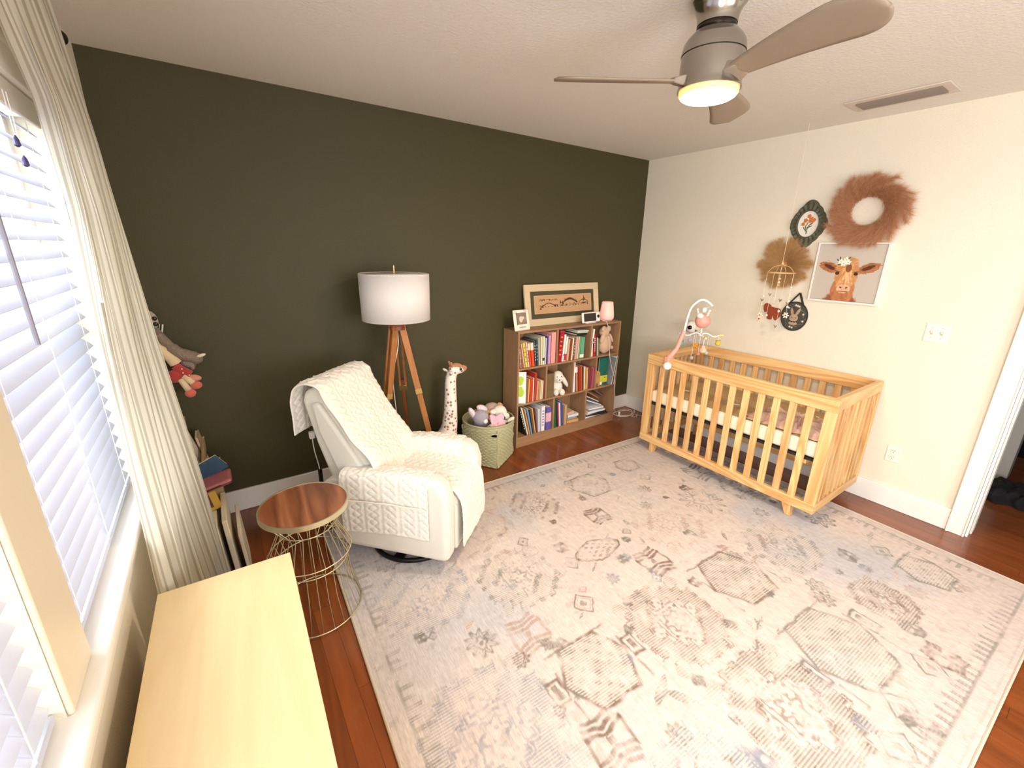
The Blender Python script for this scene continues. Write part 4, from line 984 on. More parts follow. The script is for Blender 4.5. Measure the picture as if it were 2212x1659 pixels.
def sex(u, v, s, ww): return .006*noise.noise(Vector((u*4, v*6, 4))), 0, .012*noise.noise(Vector((u*2, v*5, 7)))*v
panel('seat_panel', spath, .112, .455, 90, 170, .012, 1, sex)
# arm panels: path across the arm (w,z), swept along f
na = [(.118, .47), (.114, .53), (.098, .556), (.055, .563), (.008, .556), (-.012, .52), (-.018, .42), (-.018, .215)]
def aex(u, v, s, ww): return .003*noise.noise(Vector((u*6, v*6, 1))), -.035*(max(0, (-ww-.30))/.3) if True else 0, 0
panel('arm_panel', na, -.090, -.575, 110, 95, .008, 1, aex, axis='f')
fa = [(.430, .47), (.436, .53), (.452, .556), (.495, .563), (.542, .556), (.562, .52), (.568, .42), (.568, .215)]
panel('arm_panel', fa, -.090, -.50, 100, 95, .008, -1, aex, axis='f')
# pocket seam on the near arm panel
MB().tube([C3(-.105-.45*k/20, -.0335+.002*math.sin(k), .405-.022*max(0, (k/20-.45))*1.5) for k in range(21)], .0042, 6).build('pocket_hem', cmat('knit_hem', '#efe6d6'), cv, world=False)
# charger hanging behind the recliner
ch = thing('phone_charger', 'white plug with cord and black adapter hanging behind the recliner', 'charger', (-3.30, -.42, 0))
def onplane(px): return px
MB().box(-3.205, -3.175, -.415, -.385, .55, .59).build('plug', M_wh, ch, bevel=.004)
MB().tube(spline([(-3.19, -.40, .55), (-3.187, -.40, .47), (-3.175, -.40, .38), (-3.172, -.40, .34)], 5), .003, 6).build('cord', M_wh, ch)
MB().box(-3.182, -3.160, -.41, -.39, .22, .345).build('adapter', plain('adapter_black', '#121113', .4), ch, bevel=.004)
MB().tube(spline([(-3.171, -.40, .22), (-3.16, -.36, .14), (-3.17, -.2, .06), (-3.20, -.05, .05)], 5), .003, 6).build('lower_cord', plain('adapter_black', '#121113', .4), ch)

# ------------------------------------------------------------------ wire side table
st = thing('side_table', 'round wood-topped side table with an hourglass gold wire frame beside the recliner', 'side table', (-3.35, -1.095, 0))
M_gold = plain('wire_gold', '#ddd2ae', .3, metal=.8)
zt = .55; rt = .176
MB().lathe([(.001, .536), (rt-.004, .536), (rt-.004, .551), (.001, .551)], 64).build('table_top', wood('top_walnut', '#b0714a', '#6e3a20', 'y', 7, .4, ring=.75, fine=.45, rand=0, coat=.2), st, world=False, smooth=40)
MB().lathe([(rt-.004, .530), (rt+.002, .530), (rt+.002, .553), (rt-.004, .553)], 64, close=True).build('rim_band', M_gold, st, world=False, smooth=40)
def ring(r, z, wr=.0028): return [(r*math.cos(2*PI*k/64), r*math.sin(2*PI*k/64), z) for k in range(64)]
for (r, z, nm) in ((.168, .528, 'upper_ring'), (.112, .448, 'waist_ring'), (.170, .318, 'bulge_ring'), (.150, .272, 'lower_ring'), (.192, .0165, 'base_ring')):
    MB().tube(ring(r, z), .0030, 6, closed=True).build(nm, M_gold, st, world=False, smooth=180)
for k in range(26):
    a = 2*PI*k/26+.05; c_, s_ = math.cos(a), math.sin(a)
    pts = [(.168, .528), (.112, .448), (.170, .318), (.150, .272), (.150, .262), (.158, .15), (.192, .0165)]
    a2 = a
    P_ = []
    for i, (r, z) in enumerate(pts): P_.append((r*math.cos(a2), r*math.sin(a2), z))
    MB().tube(P_, .0019, 5).build('wire', M_gold, st, world=False, smooth=180)

# ------------------------------------------------------------------ low dresser in the foreground
DA = -.0266
dr = thing('dresser', 'low cabinet with a pale maple top standing under the window', 'dresser', (-3.645, -1.467-.55, 0), DA)
M_mp = wood('maple_pale', '#ecd3a2', '#dcb983', 'y', 7, .45, ring=.22, fine=.35, rand=0, coat=.1)
hw_ = .1790
MB().box(-hw_, hw_, -.55, .55, .583, .601).build('top_panel', M_mp, dr, world=False, bevel=.0015)
MB().box(-hw_+.004, hw_-.022, -.546, .546, .04, .583).build('carcass', M_mp, dr, world=False, bevel=.001)
for r_ in range(3):
    for c_ in range(2):
        y0 = -.543+.545*c_; z0 = .05+.178*r_
        d = MB().box(hw_-.021, hw_-.003, y0, y0+.540, z0, z0+.174).build('drawer', M_mp, dr, world=False, bevel=.002)
MB().box(-hw_+.01, hw_-.03, -.53, .53, 0, .04).build('plinth', M_mp, dr, world=False)

# ------------------------------------------------------------------ tripod floor lamp
LX, LY = -2.612, -.30
lamp = thing('floor_lamp', 'wooden tripod floor lamp with a white drum shade behind the recliner', 'floor lamp', (LX, LY, 0))
M_lw = wood('lamp_oak', '#b87b45', '#8d5327', 'z', 14, .4, ring=.4, fine=.4, rand=.05)
M_lw2 = wood('lamp_oak_dark', '#8e4f2b', '#6b3519', 'z', 14, .4, ring=.4, fine=.4, rand=.05)
M_brass = plain('brass', '#d2b478', .3, metal=.9)
M_shade = plain('shade_linen', '#f7f3f2', .85, bump=.15, bscale=300, trans=.3)
MB().lathe([(.206, 1.185), (.209, 1.460)], 72).build('lamp_shade', M_shade, lamp, world=False, smooth=180, solid=.003)
MB().tube(ring(.2075, 1.4605), .003, 6, closed=True).build('shade_ring', plain('shade_trim', '#efe8e2', .8), lamp, world=False)
MB().tube(ring(.2045, 1.1855), .003, 6, closed=True).build('shade_ring', plain('shade_trim', '#efe8e2', .8), lamp, world=False)
m = MB()
for k in range(3):
    a = 2*PI*k/3+.4; m.tube([(0, 0, 1.445), (.207*math.cos(a), .207*math.sin(a), 1.452)], .002, 6)
m.build('shade_spider', M_brass, lamp, world=False)
MB().tube([(0, 0, 1.19), (0, 0, 1.47)], .004, 8).lathe([(.001, 1.515), (.006, 1.51), (.006, 1.465), (.009, 1.462), (.009, 1.455), (.001, 1.455)], 14).build('stem_finial', M_brass, lamp, world=False)
MB().lathe([(.012, 1.25), (.02, 1.27), (.033, 1.33), (.028, 1.37), (.001, 1.39)], 20).build('bulb', plain('bulb_frosted', '#f4f1ea', .4), lamp, world=False, smooth=180)
MB().lathe([(.001, 1.19), (.058, 1.186), (.064, 1.176), (.062, 1.168), (.050, 1.160), (.046, 1.152), (.052, 1.14), (.052, 1.12), (.001, 1.12)], 40).build('hub', M_lw2, lamp, world=False, smooth=50)
for ang, nm in ((-18, 'a'), (200, 'b'), (62, 'c')):
    a = math.radians(ang); d = Vector((math.cos(a), math.sin(a), 0)); tn = Vector((-math.sin(a), math.cos(a), 0))
    top = d*.028+Vector((0, 0, 1.145)); foot = d*.245+Vector((0, 0, 0)); ax = (foot-top).normalized()
    nrm = ax.cross(tn).normalized()
    R_ = Matrix((tn, nrm, ax)).transposed()
    L_ = (foot-top).length
    leg = MB()
    for s_ in (-1, 1): leg.obox(top+ax*(L_*.20)+tn*s_*.018, (.014, .040, L_*.40), R_)
    leg = leg.build('leg', M_lw, lamp, world=False, bevel=.002)
    MB().obox(top+ax*(L_*.665), (.020, .036, L_*.66), R_).build('lower_leg', M_lw2 if nm == 'c' else M_lw, leg, world=False, bevel=.002)
    br = MB().obox(top+ax*(L_*.385), (.052, .043, .036), R_).build('brass_bracket', M_brass, leg, world=False, bevel=.001)
MB().tube(spline([(0, 0, 1.12), (-.005, -.01, 1.02), (-.03, 0, .9), (-.04, .03, .78), (-.02, .06, .5), (0, .1, .1)], 5), .0028, 6).build('lamp_cord', M_wh, lamp, world=False)

# ------------------------------------------------------------------ plush giraffe
gx, gy = -2.24, -.225
gf = thing('plush_giraffe', 'tall white plush giraffe with brown spots standing by the olive wall', 'plush toy', (gx, gy, 0))
def spots():
    m, N, L, b_ = newmat('giraffe_spots'); tc = N.new('ShaderNodeTexCoord')
    vo = N.new('ShaderNodeTexVoronoi'); vo.inputs['Scale'].default_value = 30; vo.inputs['Randomness'].default_value = .65; L.new(tc.outputs['Object'], vo.inputs['Vector'])
    lt = N.new('ShaderNodeMath'); lt.operation = 'LESS_THAN'; lt.inputs[1].default_value = .31; L.new(vo.outputs['Distance'], lt.inputs[0])
    mx = N.new('ShaderNodeMix'); mx.data_type = 'RGBA'; mx.inputs[6].default_value = (*lin('#f3e9df'), 1); mx.inputs[7].default_value = (*lin('#a97a5e'), 1)
    sp = N.new('ShaderNodeSeparateColor'); L.new(vo.outputs['Color'], sp.inputs[0])
    mc = N.new('ShaderNodeMix'); mc.data_type = 'RGBA'; mc.inputs[6].default_value = (*lin('#b98a68'), 1); mc.inputs[7].default_value = (*lin('#7e6a5c'), 1); L.new(sp.outputs[0], mc.inputs[0]); L.new(mc.outputs[2], mx.inputs[7])
    L.new(lt.outputs[0], mx.inputs[0]); L.new(mx.outputs[2], b_.inputs['Base Color']); b_.inputs['Roughness'].default_value = .95
    return m
M_gs = spots(); M_gb = plush_mat('giraffe_brown', '#c58457')
body = spline([(-.075, .03, .16), (-.04, .0, .22), (0, 0, .32), (.018, 0, .45), (.022, 0, .58), (.026, 0, .70), (.042, 0, .755)], 6)
rad = np.interp(np.linspace(0, 6, len(body)), [0, 1, 2, 3, 4, 5, 6], [.10, .105, .062, .050, .044, .040, .036]).tolist()
MB().tube(body, rad, 20).ell((-.07, .03, .15), (.13, .10, .12)).build('body', M_gs, gf, world=False, smooth=180)
for (dx, dy) in ((.0, -.06), (.01, .07), (-.13, -.05), (-.13, .07)):
    MB().tube([(dx, dy, .16), (dx+.01, dy, .04), (dx+.012, dy, .03)], [.04, .034, .03], 12).build('leg', M_gs, gf, world=False, smooth=180)
MB().ell((.062, 0, .775), (.048, .038, .040), rot('Y', 12)).ell((.105, 0, .768), (.035, .028, .026), rot('Y', -18)).build('head', M_gs, gf, world=False, smooth=180)
MB().ell((.070, 0, .800), (.052, .030, .022), rot('Y', 6)).ell((.128, 0, .776), (.030, .027, .024)).build('muzzle', M_gb, gf, world=False, smooth=180)
MB().ell((.012, -.045, .765), (.028, .012, .010), rot('Z', 55) @ rot('Y', 25)).build('ear', M_gs, gf, world=False, smooth=180)
MB().ell((.012, .045, .765), (.028, .012, .010), rot('Z', -55) @ rot('Y', 25)).build('ear', M_gs, gf, world=False, smooth=180)
for s_ in (-1, 1): MB().tube([(.035, s_*.016, .80), (.026, s_*.018, .828)], [.007, .005], 8).ell((.025, s_*.018, .832), .008).build('horn', M_gb, gf, world=False, smooth=180)
for s_ in (-1, 1): MB().ell((.092, s_*.036, .782), (.010, .006, .010)).build('eye', M_eye, gf, world=False, smooth=180)

# ------------------------------------------------------------------ woven basket with plush toys
bkx, bky, bkh = -1.905, -.243, .345
bk = thing('storage_basket', 'sage green woven square-based basket holding plush toys beside the bookshelf', 'basket', (bkx, bky, 0), math.radians(33))
NB_U, NB_V = 168, 92; RW = 23
def bfn(u, v, off=0):
    a = 2*PI*u+PI/4; z = .006+(bkh-.006)*v
    sq = .150/max(abs(math.cos(a)), abs(math.sin(a))); sq = min(sq, .150*1.36)
    k = max(0, min(1, (v-.05)/.95))**1.3
    r = sq*(1-k)+.200*k
    row_ = v*RW; i = int(row_); fr_ = row_-i
    r += (.0050*math.sin(PI*fr_)+.0042*math.cos(a*28+(i % 2)*PI)*math.sin(PI*fr_))*(1 if v < .93 else .25)+off
    return (r*math.cos(a), r*math.sin(a), z)
m = MB().grid(NB_U, NB_V, bfn)
hole = []
def inh(u, v):
    for u0 in (.485, .985):
        if ((u-u0)/.022)**2+((v-.80)/.040)**2 < 1: return True
    return False
m.f = [q for q in m.f if not inh((q[0] % (NB_U+1)+.5)/NB_U, (q[0]//(NB_U+1)+.5)/NB_V)]
M_bk = plain('basket_sage', '#b3b08a', .8, var=.14, vscale=60, bump=.3, bscale=400)
m.build('woven_side', M_bk, bk, world=False, smooth=60, solid=.006)
MB().tube(ring(.2005, bkh), .0065, 10, closed=True).build('rim', M_bk, bk, world=False, smooth=180)
MB().box(-.146, .146, -.146, .146, .004, .012).build('bottom', M_bk, bk, world=False, bevel=.01)
for a in range(4):
    an = PI/4+a*PI/2
    P_ = [Vector(bfn(a/4, v)) for v in [k/14 for k in range(14)]]
    MB().tube([Vector((p.x*1.02, p.y*1.02, p.z)) for p in P_], .005, 8).build('corner_rib', M_bk, bk, world=False, smooth=180)
for u0 in (.485, .985):
    P_ = [Vector(bfn(u0+.024*math.cos(t), .80+.043*math.sin(t))) for t in [2*PI*k/24 for k in range(24)]]
    MB().tube([Vector((p.x*1.012, p.y*1.012, p.z)) for p in P_], .004, 8, closed=True).build('handle_rim', M_bk, bk, world=False, smooth=180)
def ball_toy(name, label, parts, at_, rz=0):
    t = thing(name, label, 'plush toy', (bkx+at_[0], bky+at_[1], at_[2]), math.radians(rz), 'toys in the woven basket')
    for nm, c, els in parts:
        m = MB()
        for e in els: m.ell(e[0], e[1], e[2] if len(e) > 2 else None)
        m.build(nm, plush_mat('pl_'+c.strip('#'), c), t, world=False, smooth=180)
    return t
ball_toy('plush_elephant', 'grey plush elephant with pale pink ears at the left of the basket', [
    ('head', '#a9a3ab', [((0, 0, 0), (.062, .056, .060))]), ('ear', '#f1dde4', [((-.055, .03, .035), (.022, .03, .055), rot('Y', -28))]), ('ear', '#f1dde4', [((.035, .04, .055), (.05, .03, .026), rot('Y', 25))]),
    ('snout', '#f4f0f2', [((.012, -.052, -.018), (.019, .014, .019))]), ('body', '#a9a3ab', [((.03, .04, -.08), (.06, .05, .06))])], (-.095, -.045, .385), 0)
cb2 = thing('pink_cloth', 'pink baby cloth bunched in the middle of the basket', 'cloth', (bkx+.0, bky-.09, .36), 0, 'toys in the woven basket')
def pcl(u, v): return (-.055+.115*u, -.02-.05*v+.012*noise.noise(Vector((u*5, v*5, 0))), .045-.10*v+.012*noise.noise(Vector((u*6, v*4, 3)))+.01*math.sin(u*9))
MB().grid(24, 20, pcl).build('fold', plush_mat('cloth_pink', '#efbccb'), cb2, world=False, smooth=180, solid=.012)
ball_toy('plush_pony', 'white plush animal with a dark nose at the right of the basket', [
    ('head', '#f7efe2', [((0, 0, 0), (.062, .055, .056))]), ('muzzle', '#f3e8da', [((.03, -.05, -.03), (.026, .022, .032))]), ('nose', '#3a2c35', [((-.008, -.052, -.032), (.024, .012, .014))]), ('leg', '#f7efe2', [((-.062, .0, .018), (.035, .025, .024))])], (.085, -.03, .385), 10)
ball_toy('plush_puppy', 'tan plush puppy with an orange ear at the back of the basket', [
    ('head', '#c9a692', [((0, 0, 0), (.060, .05, .036))]), ('ear', '#dd9d6c', [((.075, 0, -.004), (.032, .02, .028), rot('Y', 30))]), ('body', '#c9a692', [((0, .01, -.07), (.06, .05, .05))])], (.065, .055, .405), 0)
ball_toy('plush_duck', 'small apricot plush toy in the centre of the basket behind the pink cloth', [('body', '#e5b078', [((0, 0, 0), (.042, .03, .022))]), ('wing', '#d79a62', [((.0, -.01, -.03), (.05, .04, .03))])], (.0, .02, .385), 0)
ball_toy('plush_mouse', 'striped beige plush toy at the front left of the basket', [('body', '#cbb19c', [((0, 0, 0), (.038, .025, .018))]), ('ear', '#8f8474', [((-.035, 0, .002), (.018, .018, .012))]), ('head', '#d9a596', [((.035, 0, .004), (.028, .02, .02))])], (-.045, -.135, .335), 12)
ball_toy('rattle_toy', 'cream and grey rattle toy at the front right edge of the basket', [('handle', '#e5dfc8', [((.03, 0, .012), (.035, .016, .016), rot('Y', -30))]), ('grip', '#c8c9bd', [((-.03, 0, 0), (.03, .018, .016))])], (.095, -.125, .338), -12)
ball_toy('plush_filler', 'rust brown plush toys lying deep in the basket', [('body', '#8c4a33', [((0, 0, 0), (.13, .13, .05))])], (0, 0, .27), 0)

# ------------------------------------------------------------------ corner behind the curtain: tiered rack, books, boards, hanging plush toys
rk = thing('book_rack', 'light wooden tiered book rack in the corner behind the curtain', 'book rack', (-3.74, -.28, 0))
M_rk = wood('rack_birch', '#cbb089', '#ad8f66', 'z', 12, .55, ring=.25, fine=.4)
prof = [(-3.862, 0), (-3.862, .80), (-3.835, .80), (-3.80, .69), (-3.765, .70), (-3.775, .64), (-3.745, .545), (-3.700, .565), (-3.715, .50), (-3.690, .40), (-3.645, .42), (-3.655, .35), (-3.66, 0)]
for yy in (-.085, -.44):
    MB().prism(prof, yy-.008, yy+.008, lambda u, v, w_: (u, w_, v)).build('side_panel', M_rk, rk, bevel=.002)
for (xa, za, xb, zb) in ((-3.82, .68, -3.765, .70), (-3.77, .53, -3.70, .56), (-3.72, .385, -3.648, .415)):
    MB().box(xa, xb, -.43, -.095, za-.05, za-.038).build('shelf_board', M_rk, rk)
    MB().box(xb-.012, xb, -.43, -.095, za-.05, zb).build('front_lip', M_rk, rk)
for k, (xx, zz, an, c, hh, yy, d) in enumerate((
    (-3.792, .655, -10, '#9aa19c', .10, -.30, 'grey green board book in the top tier of the corner rack'),
    (-3.735, .505, -14, '#e3ddcc', .14, -.34, 'cream book leaning in the middle tier of the corner rack'),
    (-3.722, .505, -8, '#bfa888', .10, -.20, 'tan book in the middle tier beside the olive wall'),
    (-3.69, .36, -6, '#d8d6cc', .15, -.40, 'pale grey book in the lowest tier nearest the curtain'))):
    t = thing('book', d, 'book', (xx, yy, zz), 0, 'books in the corner rack')
    R_ = rot('Y', an); t.rotation_euler = R_.to_euler()
    MB().box(0, .002, 0, .13, 0, hh).box(.014, .016, 0, .13, 0, hh).box(0, .016, 0, .002, 0, hh).build('cover', plain('cover_'+c.strip('#'), c, .5), t, world=False)
    MB().box(.002, .014, .002, .128, .003, hh-.003).build('pages', M_page, t, world=False)
t = thing('book', 'blue glossy picture book tilted open above the pink tin in the corner', 'book', (-3.664, -.52, .515))
R_ = rot('X', 18) @ rot('Y', -28)
def rbox(m, *a, R=None):
    k = MB().box(*a); k.v = [tuple((R or R_) @ Vector(p)) for p in k.v]; return m.add(k.v, k.f)
rbox(MB(), -.055, .070, 0, .012, 0, .092).build('cover', plain('cover_blue_gloss', '#34536a', .2, var=.3, vscale=20), t, world=False, bevel=.001)
rbox(MB(), -.052, .066, .0122, .022, .004, .088).build('pages', M_page, t, world=False)
t = thing('toy_tin', 'rose pink rounded case lying on top of the boards in the corner', 'case', (-3.668, -.56, .482))
R_ = rot('X', 6) @ rot('Y', -14)
rbox(MB(), -.09, .078, -.06, .06, 0, .028).build('case_body', plain('tin_rose', '#9c5a59', .35), t, world=False, bevel=.016, seg=4)
rbox(MB(), -.06, .030, -.0615, -.059, .012, .020).build('dark_panel', plain('tin_dark', '#4a2a2c', .4), t, world=False)
rbox(MB(), -.0905, .0785, -.0605, .0605, .012, .0145).build('lid_seam', plain('tin_dark', '#4a2a2c', .4), t, world=False, bevel=.0)
t = thing('yellow_box', 'yellow and brown book box wedged above the white boards in the corner', 'box', (-3.712, -.58, .362))
R_ = rot('Y', -10) @ rot('Z', 8)
rbox(MB(), -.075, .055, -.03, .03, 0, .12).build('box_body', plain('box_yellow', '#c09a3d', .5), t, world=False, bevel=.004)
rbox(MB(), -.060, .025, -.032, -.0295, .022, .10).build('brown_label', plain('box_brown', '#5a3a28', .5), t, world=False)
m = MB()
for k in range(6): rbox(m, -.052+.0, -.040, -.0335, -.0318, .030+.011*k, .037+.011*k)
rbox(m, -.02, -.010, -.0335, -.0318, .035, .085)
m.build('label_print', plain('box_cream', '#d8c8a8', .5), t, world=False)
for k, (xx, hh, yy, dd, wdt, d) in enumerate(((-3.690, .36, -.76, .30, .055, 'thick cream board standing on edge nearest the curtain in the corner'), (-3.632, .38, -.76, .30, .022, 'middle cream board standing on edge in the corner'), (-3.588, .29, -.76, .30, .016, 'thin low cream board standing on edge at the right in the corner'))):
    o = MB().box(-wdt/2, wdt/2, 0, dd, 0, hh).build('white_board', plain('board_cream', '#ded1b8', .6, var=.05, vscale=10), None, bevel=.004, origin=None)
    o.location = Vector((xx, yy, 0.001))*S; o.rotation_euler = (0, math.radians(-3), 0)
    tag(o, d, 'board', 'boards standing in the corner')
o = MB().prism([(-3.76, .0), (-3.60, .0), (-3.60, .03), (-3.76, .20)], -.80, -.785, lambda u, v, w_: (u, w_, v)).build('tan_board', wood('tan_board', '#a5835c', '#8b6a46', 'x', 10, .6), None, bevel=.002)
tag(o, 'tan wedge-shaped wooden board at the foot of the curtain in the corner', 'board')
# toy hammock across the corner, mostly hidden by the curtain
hm = thing('toy_hammock', 'cream cord toy net slung in the corner behind the curtain', 'toy net', (-3.80, -.06, 1.05))
def ham(u, v):
    a = Vector((XL+.008, -.50+.0*v, 1.26)); b2 = Vector((-3.78, -.012, 1.20)); c = Vector((XL+.008, -.012, 1.24))
    p = a*(1-u)+b2*u; q = p*(1-v)+c*v
    q.z -= .12*math.sin(PI*u)*(1-v)*1.0+.05*math.sin(PI*u); return q
P_ = [ham(k/20, 0) for k in range(21)]
MB().tube(P_, .004, 6).build('edge_cord', M_cord, hm)
m = MB()
for k in range(1, 12): m.tube([ham(k/12, v/8) for v in range(9)], .0012, 4)
for k in range(1, 8): m.tube([ham(u/20, k/8) for u in range(21)], .0012, 4)
m.build('net', M_cord, hm, kind='stuff')
owl = thing('plush_raccoon', 'cream plush head with two black eye patches peeking past the curtain', 'plush toy', (-3.80, -.14, 1.22))
MB().ell((-3.828, -.10, 1.235), (.042, .045, .055)).build('head', plush_mat('owl_cream', '#b9ad97'), owl, smooth=180)
MB().ell((-3.797, -.132, 1.250), (.011, .007, .011)).build('eye_patch', M_eye, owl, smooth=180)
MB().ell((-3.797, -.133, 1.222), (.011, .007, .011)).build('eye_patch', M_eye, owl, smooth=180)
MB().ell((-3.822, -.11, 1.165), (.04, .035, .05)).build('body', plush_mat('owl_grey', '#75695f'), owl, smooth=180)
wf = thing('plush_wolf', 'grey shaggy plush animal with a pale claw hanging in the corner net', 'plush toy', (-3.70, -.13, 1.03))
Mg = plain('shaggy_grey', '#8d7c70', .95, var=.35, vscale=60, bump=1.0, bscale=90)
MB().tube(spline([(-3.80, -.12, 1.17), (-3.765, -.12, 1.11), (-3.74, -.12, 1.07), (-3.70, -.12, 1.045), (-3.665, -.12, 1.03)], 6), [.022]*8+[.03]*8+[.032]*9, 14).ell((-3.665, -.12, 1.025), (.034, .028, .032)).ell((-3.70, -.12, 1.0), (.035, .02, .022), rot('Y', 25)).ell((-3.685, -.13, .985), (.012, .012, .02)).build('arm', Mg, wf, smooth=180)
MB().ell((-3.638, -.14, 1.042), (.022, .009, .009), rot('Y', -14)).build('claw', plain('claw_ivory', '#e6d8bf', .5), wf, smooth=180)
dl = thing('plush_doll', 'cream and red plush doll with coral feet dangling in the corner', 'plush toy', (-3.75, -.13, .95))
Mc_ = plush_mat('doll_cream', '#e6cda6', .3); Mr = plush_mat('doll_red', '#b23a38', .3); Mco = plush_mat('doll_coral', '#d96a5c', .3)
MB().tube(spline([(-3.83, -.12, 1.14), (-3.80, -.125, 1.09), (-3.765, -.13, 1.04), (-3.75, -.13, 1.01)], 5), [.02]*5+[.026]*6+[.028]*5, 14).build('torso', Mc_, dl, smooth=180)
MB().tube(spline([(-3.755, -.135, 1.00), (-3.735, -.14, .975), (-3.70, -.14, .945)], 4), .022, 12).build('sleeve', Mr, dl, smooth=180)
MB().ell((-3.765, -.14, .945), (.036, .03, .034)).build('skirt', Mr, dl, smooth=180)
for (a, b_, nm, mt_) in (((-3.745, .93), (-3.72, .865), 'leg', Mc_), ((-3.73, .945), (-3.695, .90), 'leg', Mc_)):
    MB().tube([(a[0], -.15, a[1]), (b_[0], -.155, b_[1])], .0155, 12).build(nm, mt_, dl, smooth=180)
MB().ell((-3.715, -.155, .848), (.025, .021, .024)).build('foot', Mco, dl, smooth=180)
MB().ell((-3.684, -.15, .885), (.027, .02, .021)).build('foot', Mco, dl, smooth=180)
MB().ell((-3.690, -.14, .925), (.036, .018, .018), rot('Y', 12)).build('hand', plush_mat('doll_peach', '#dd9278', .3), dl, smooth=180)
for (dx, dz) in ((-3.729, .985), (-3.728, .963), (-3.704, .947)): MB().ell((dx, -.162, dz), .0035, n=8, m=6).build('button', M_wh, dl, smooth=180)

# ------------------------------------------------------------------ wall decorations on the cream wall
def WR(cy, cz, base=0):
    return lambda u, v, w_=0: Vector((-(w_+base), cy-u, cz+v))
def plume_strands(axes, dens, ln, spread, wdt, seed, frizz=.35):
    """axes: list of (points, radius list); thin tapered hairs leaving each plume axis"""
    r = random.Random(seed); vs = []; fs = []
    for pts in axes:
        n = len(pts)
        for k in range(dens):
            t = r.random()**.8; i = min(n-2, int(t*(n-1))); f = t*(n-1)-i
            p = pts[i].lerp(pts[i+1], f); d = (pts[i+1]-pts[i]).normalized()
            rv = Vector((r.gauss(0, 1), r.gauss(0, 1), r.gauss(0, 1))); rv -= d*rv.dot(d)
            dirn = (d+rv.normalized()*spread*(.4+r.random())).normalized()
            L_ = ln*(.5+.8*r.random())*(1-.35*t); side = dirn.cross(Vector((r.gauss(0, 1), r.gauss(0, 1), r.gauss(0, 1)))).normalized()*wdt
            b0 = len(vs); q = p.copy()
            segn = 3
            for s_ in range(segn+1):
                ww = 1-s_/segn*.85
                if q.x > -.004: q.x = -.004-.004*r.random()
                vs.append(tuple(q+side*ww)); vs.append(tuple(q-side*ww))
                dirn = (dirn+Vector((r.gauss(0, 1), r.gauss(0, 1), r.gauss(0, 1)))*frizz*.25).normalized()
                q = q+dirn*L_/segn
            for s_ in range(segn): fs.append((b0+2*s_, b0+2*s_+1, b0+2*s_+3, b0+2*s_+2))
    return vs, fs
def fur_mat(name, c1, c2):
    m, N, L, b_ = newmat(name); tc = N.new('ShaderNodeTexCoord'); nz = N.new('ShaderNodeTexNoise'); nz.inputs['Scale'].default_value = 30; L.new(tc.outputs['Object'], nz.inputs['Vector'])
    mx = N.new('ShaderNodeMix'); mx.data_type = 'RGBA'; mx.inputs[6].default_value = (*lin(c1), 1); mx.inputs[7].default_value = (*lin(c2), 1)
    L.new(nz.outputs[0], mx.inputs[0]); L.new(mx.outputs[2], b_.inputs['Base Color']); b_.inputs['Roughness'].default_value = .9; return m
wr = thing('pampas_wreath', 'large round terracotta pampas grass wreath on the cream wall above the cow portrait', 'wreath', (0, -1.805, 1.895))
F = WR(-1.805, 1.895)
MB().tube([F(.105*math.cos(a), .105*math.sin(a), .02) for a in [2*PI*k/48 for k in range(48)]], .010, 10, closed=True).build('wreath_ring', plain('ring_brown', '#8a4c2e', .9), wr, smooth=180)
axes = []; rr = random.Random(2)
for k in range(46):
    a0 = 2*PI*k/46+rr.uniform(-.08, .08); ln_ = rr.uniform(.105, .15); pts = []
    for s_ in range(7):
        t = s_/6; a = a0-.95*t; r_ = .083+ln_*t**1.15; pts.append(F(r_*math.cos(a), r_*math.sin(a), .022+.028*math.sin(t*2.4)+rr.uniform(-.002, .002)))
    axes.append(pts)
vs, fs = plume_strands(axes, 900, .062, 1.0, .00042, 5, .8)
m = MB(); m.v = vs; m.f = fs; m.build('plumes', fur_mat('pampas_terracotta', '#dfa880', '#c48a60'), wr, smooth=None, kind='stuff')
pp = thing('pampas_rosette', 'honey coloured pampas grass rosette fanned flat on the cream wall', 'wreath', (0, -1.355, 1.545))
F = WR(-1.365, 1.55)
MB().lathe([(.001, .03), (.02, .026), (.028, .012), (.028, .002), (.001, .0)], 20, F(0, 0, 0), rot('Y', -90)).build('centre_disc', plain('disc_honey', '#c08a52', .9), pp, smooth=60)
axes = []
for k in range(38):
    a = 2*PI*k/38+rr.uniform(-.07, .07); ln_ = rr.uniform(.13, .165); pts = []
    if k % 7 == 3: ln_ *= .8
    for s_ in range(6):
        t = s_/5; r_ = .018+ln_*t; pts.append(F(r_*math.cos(a+.05*math.sin(t*3)), r_*math.sin(a), .014+.016*math.sin(t*2.6)))
    axes.append(pts)
vs, fs = plume_strands(axes, 950, .058, 1.0, .0004, 9, .8)
m = MB(); m.v = vs; m.f = fs; m.build('plumes', fur_mat('pampas_honey', '#e6bd88', '#cc9a5e'), pp, smooth=None, kind='stuff')
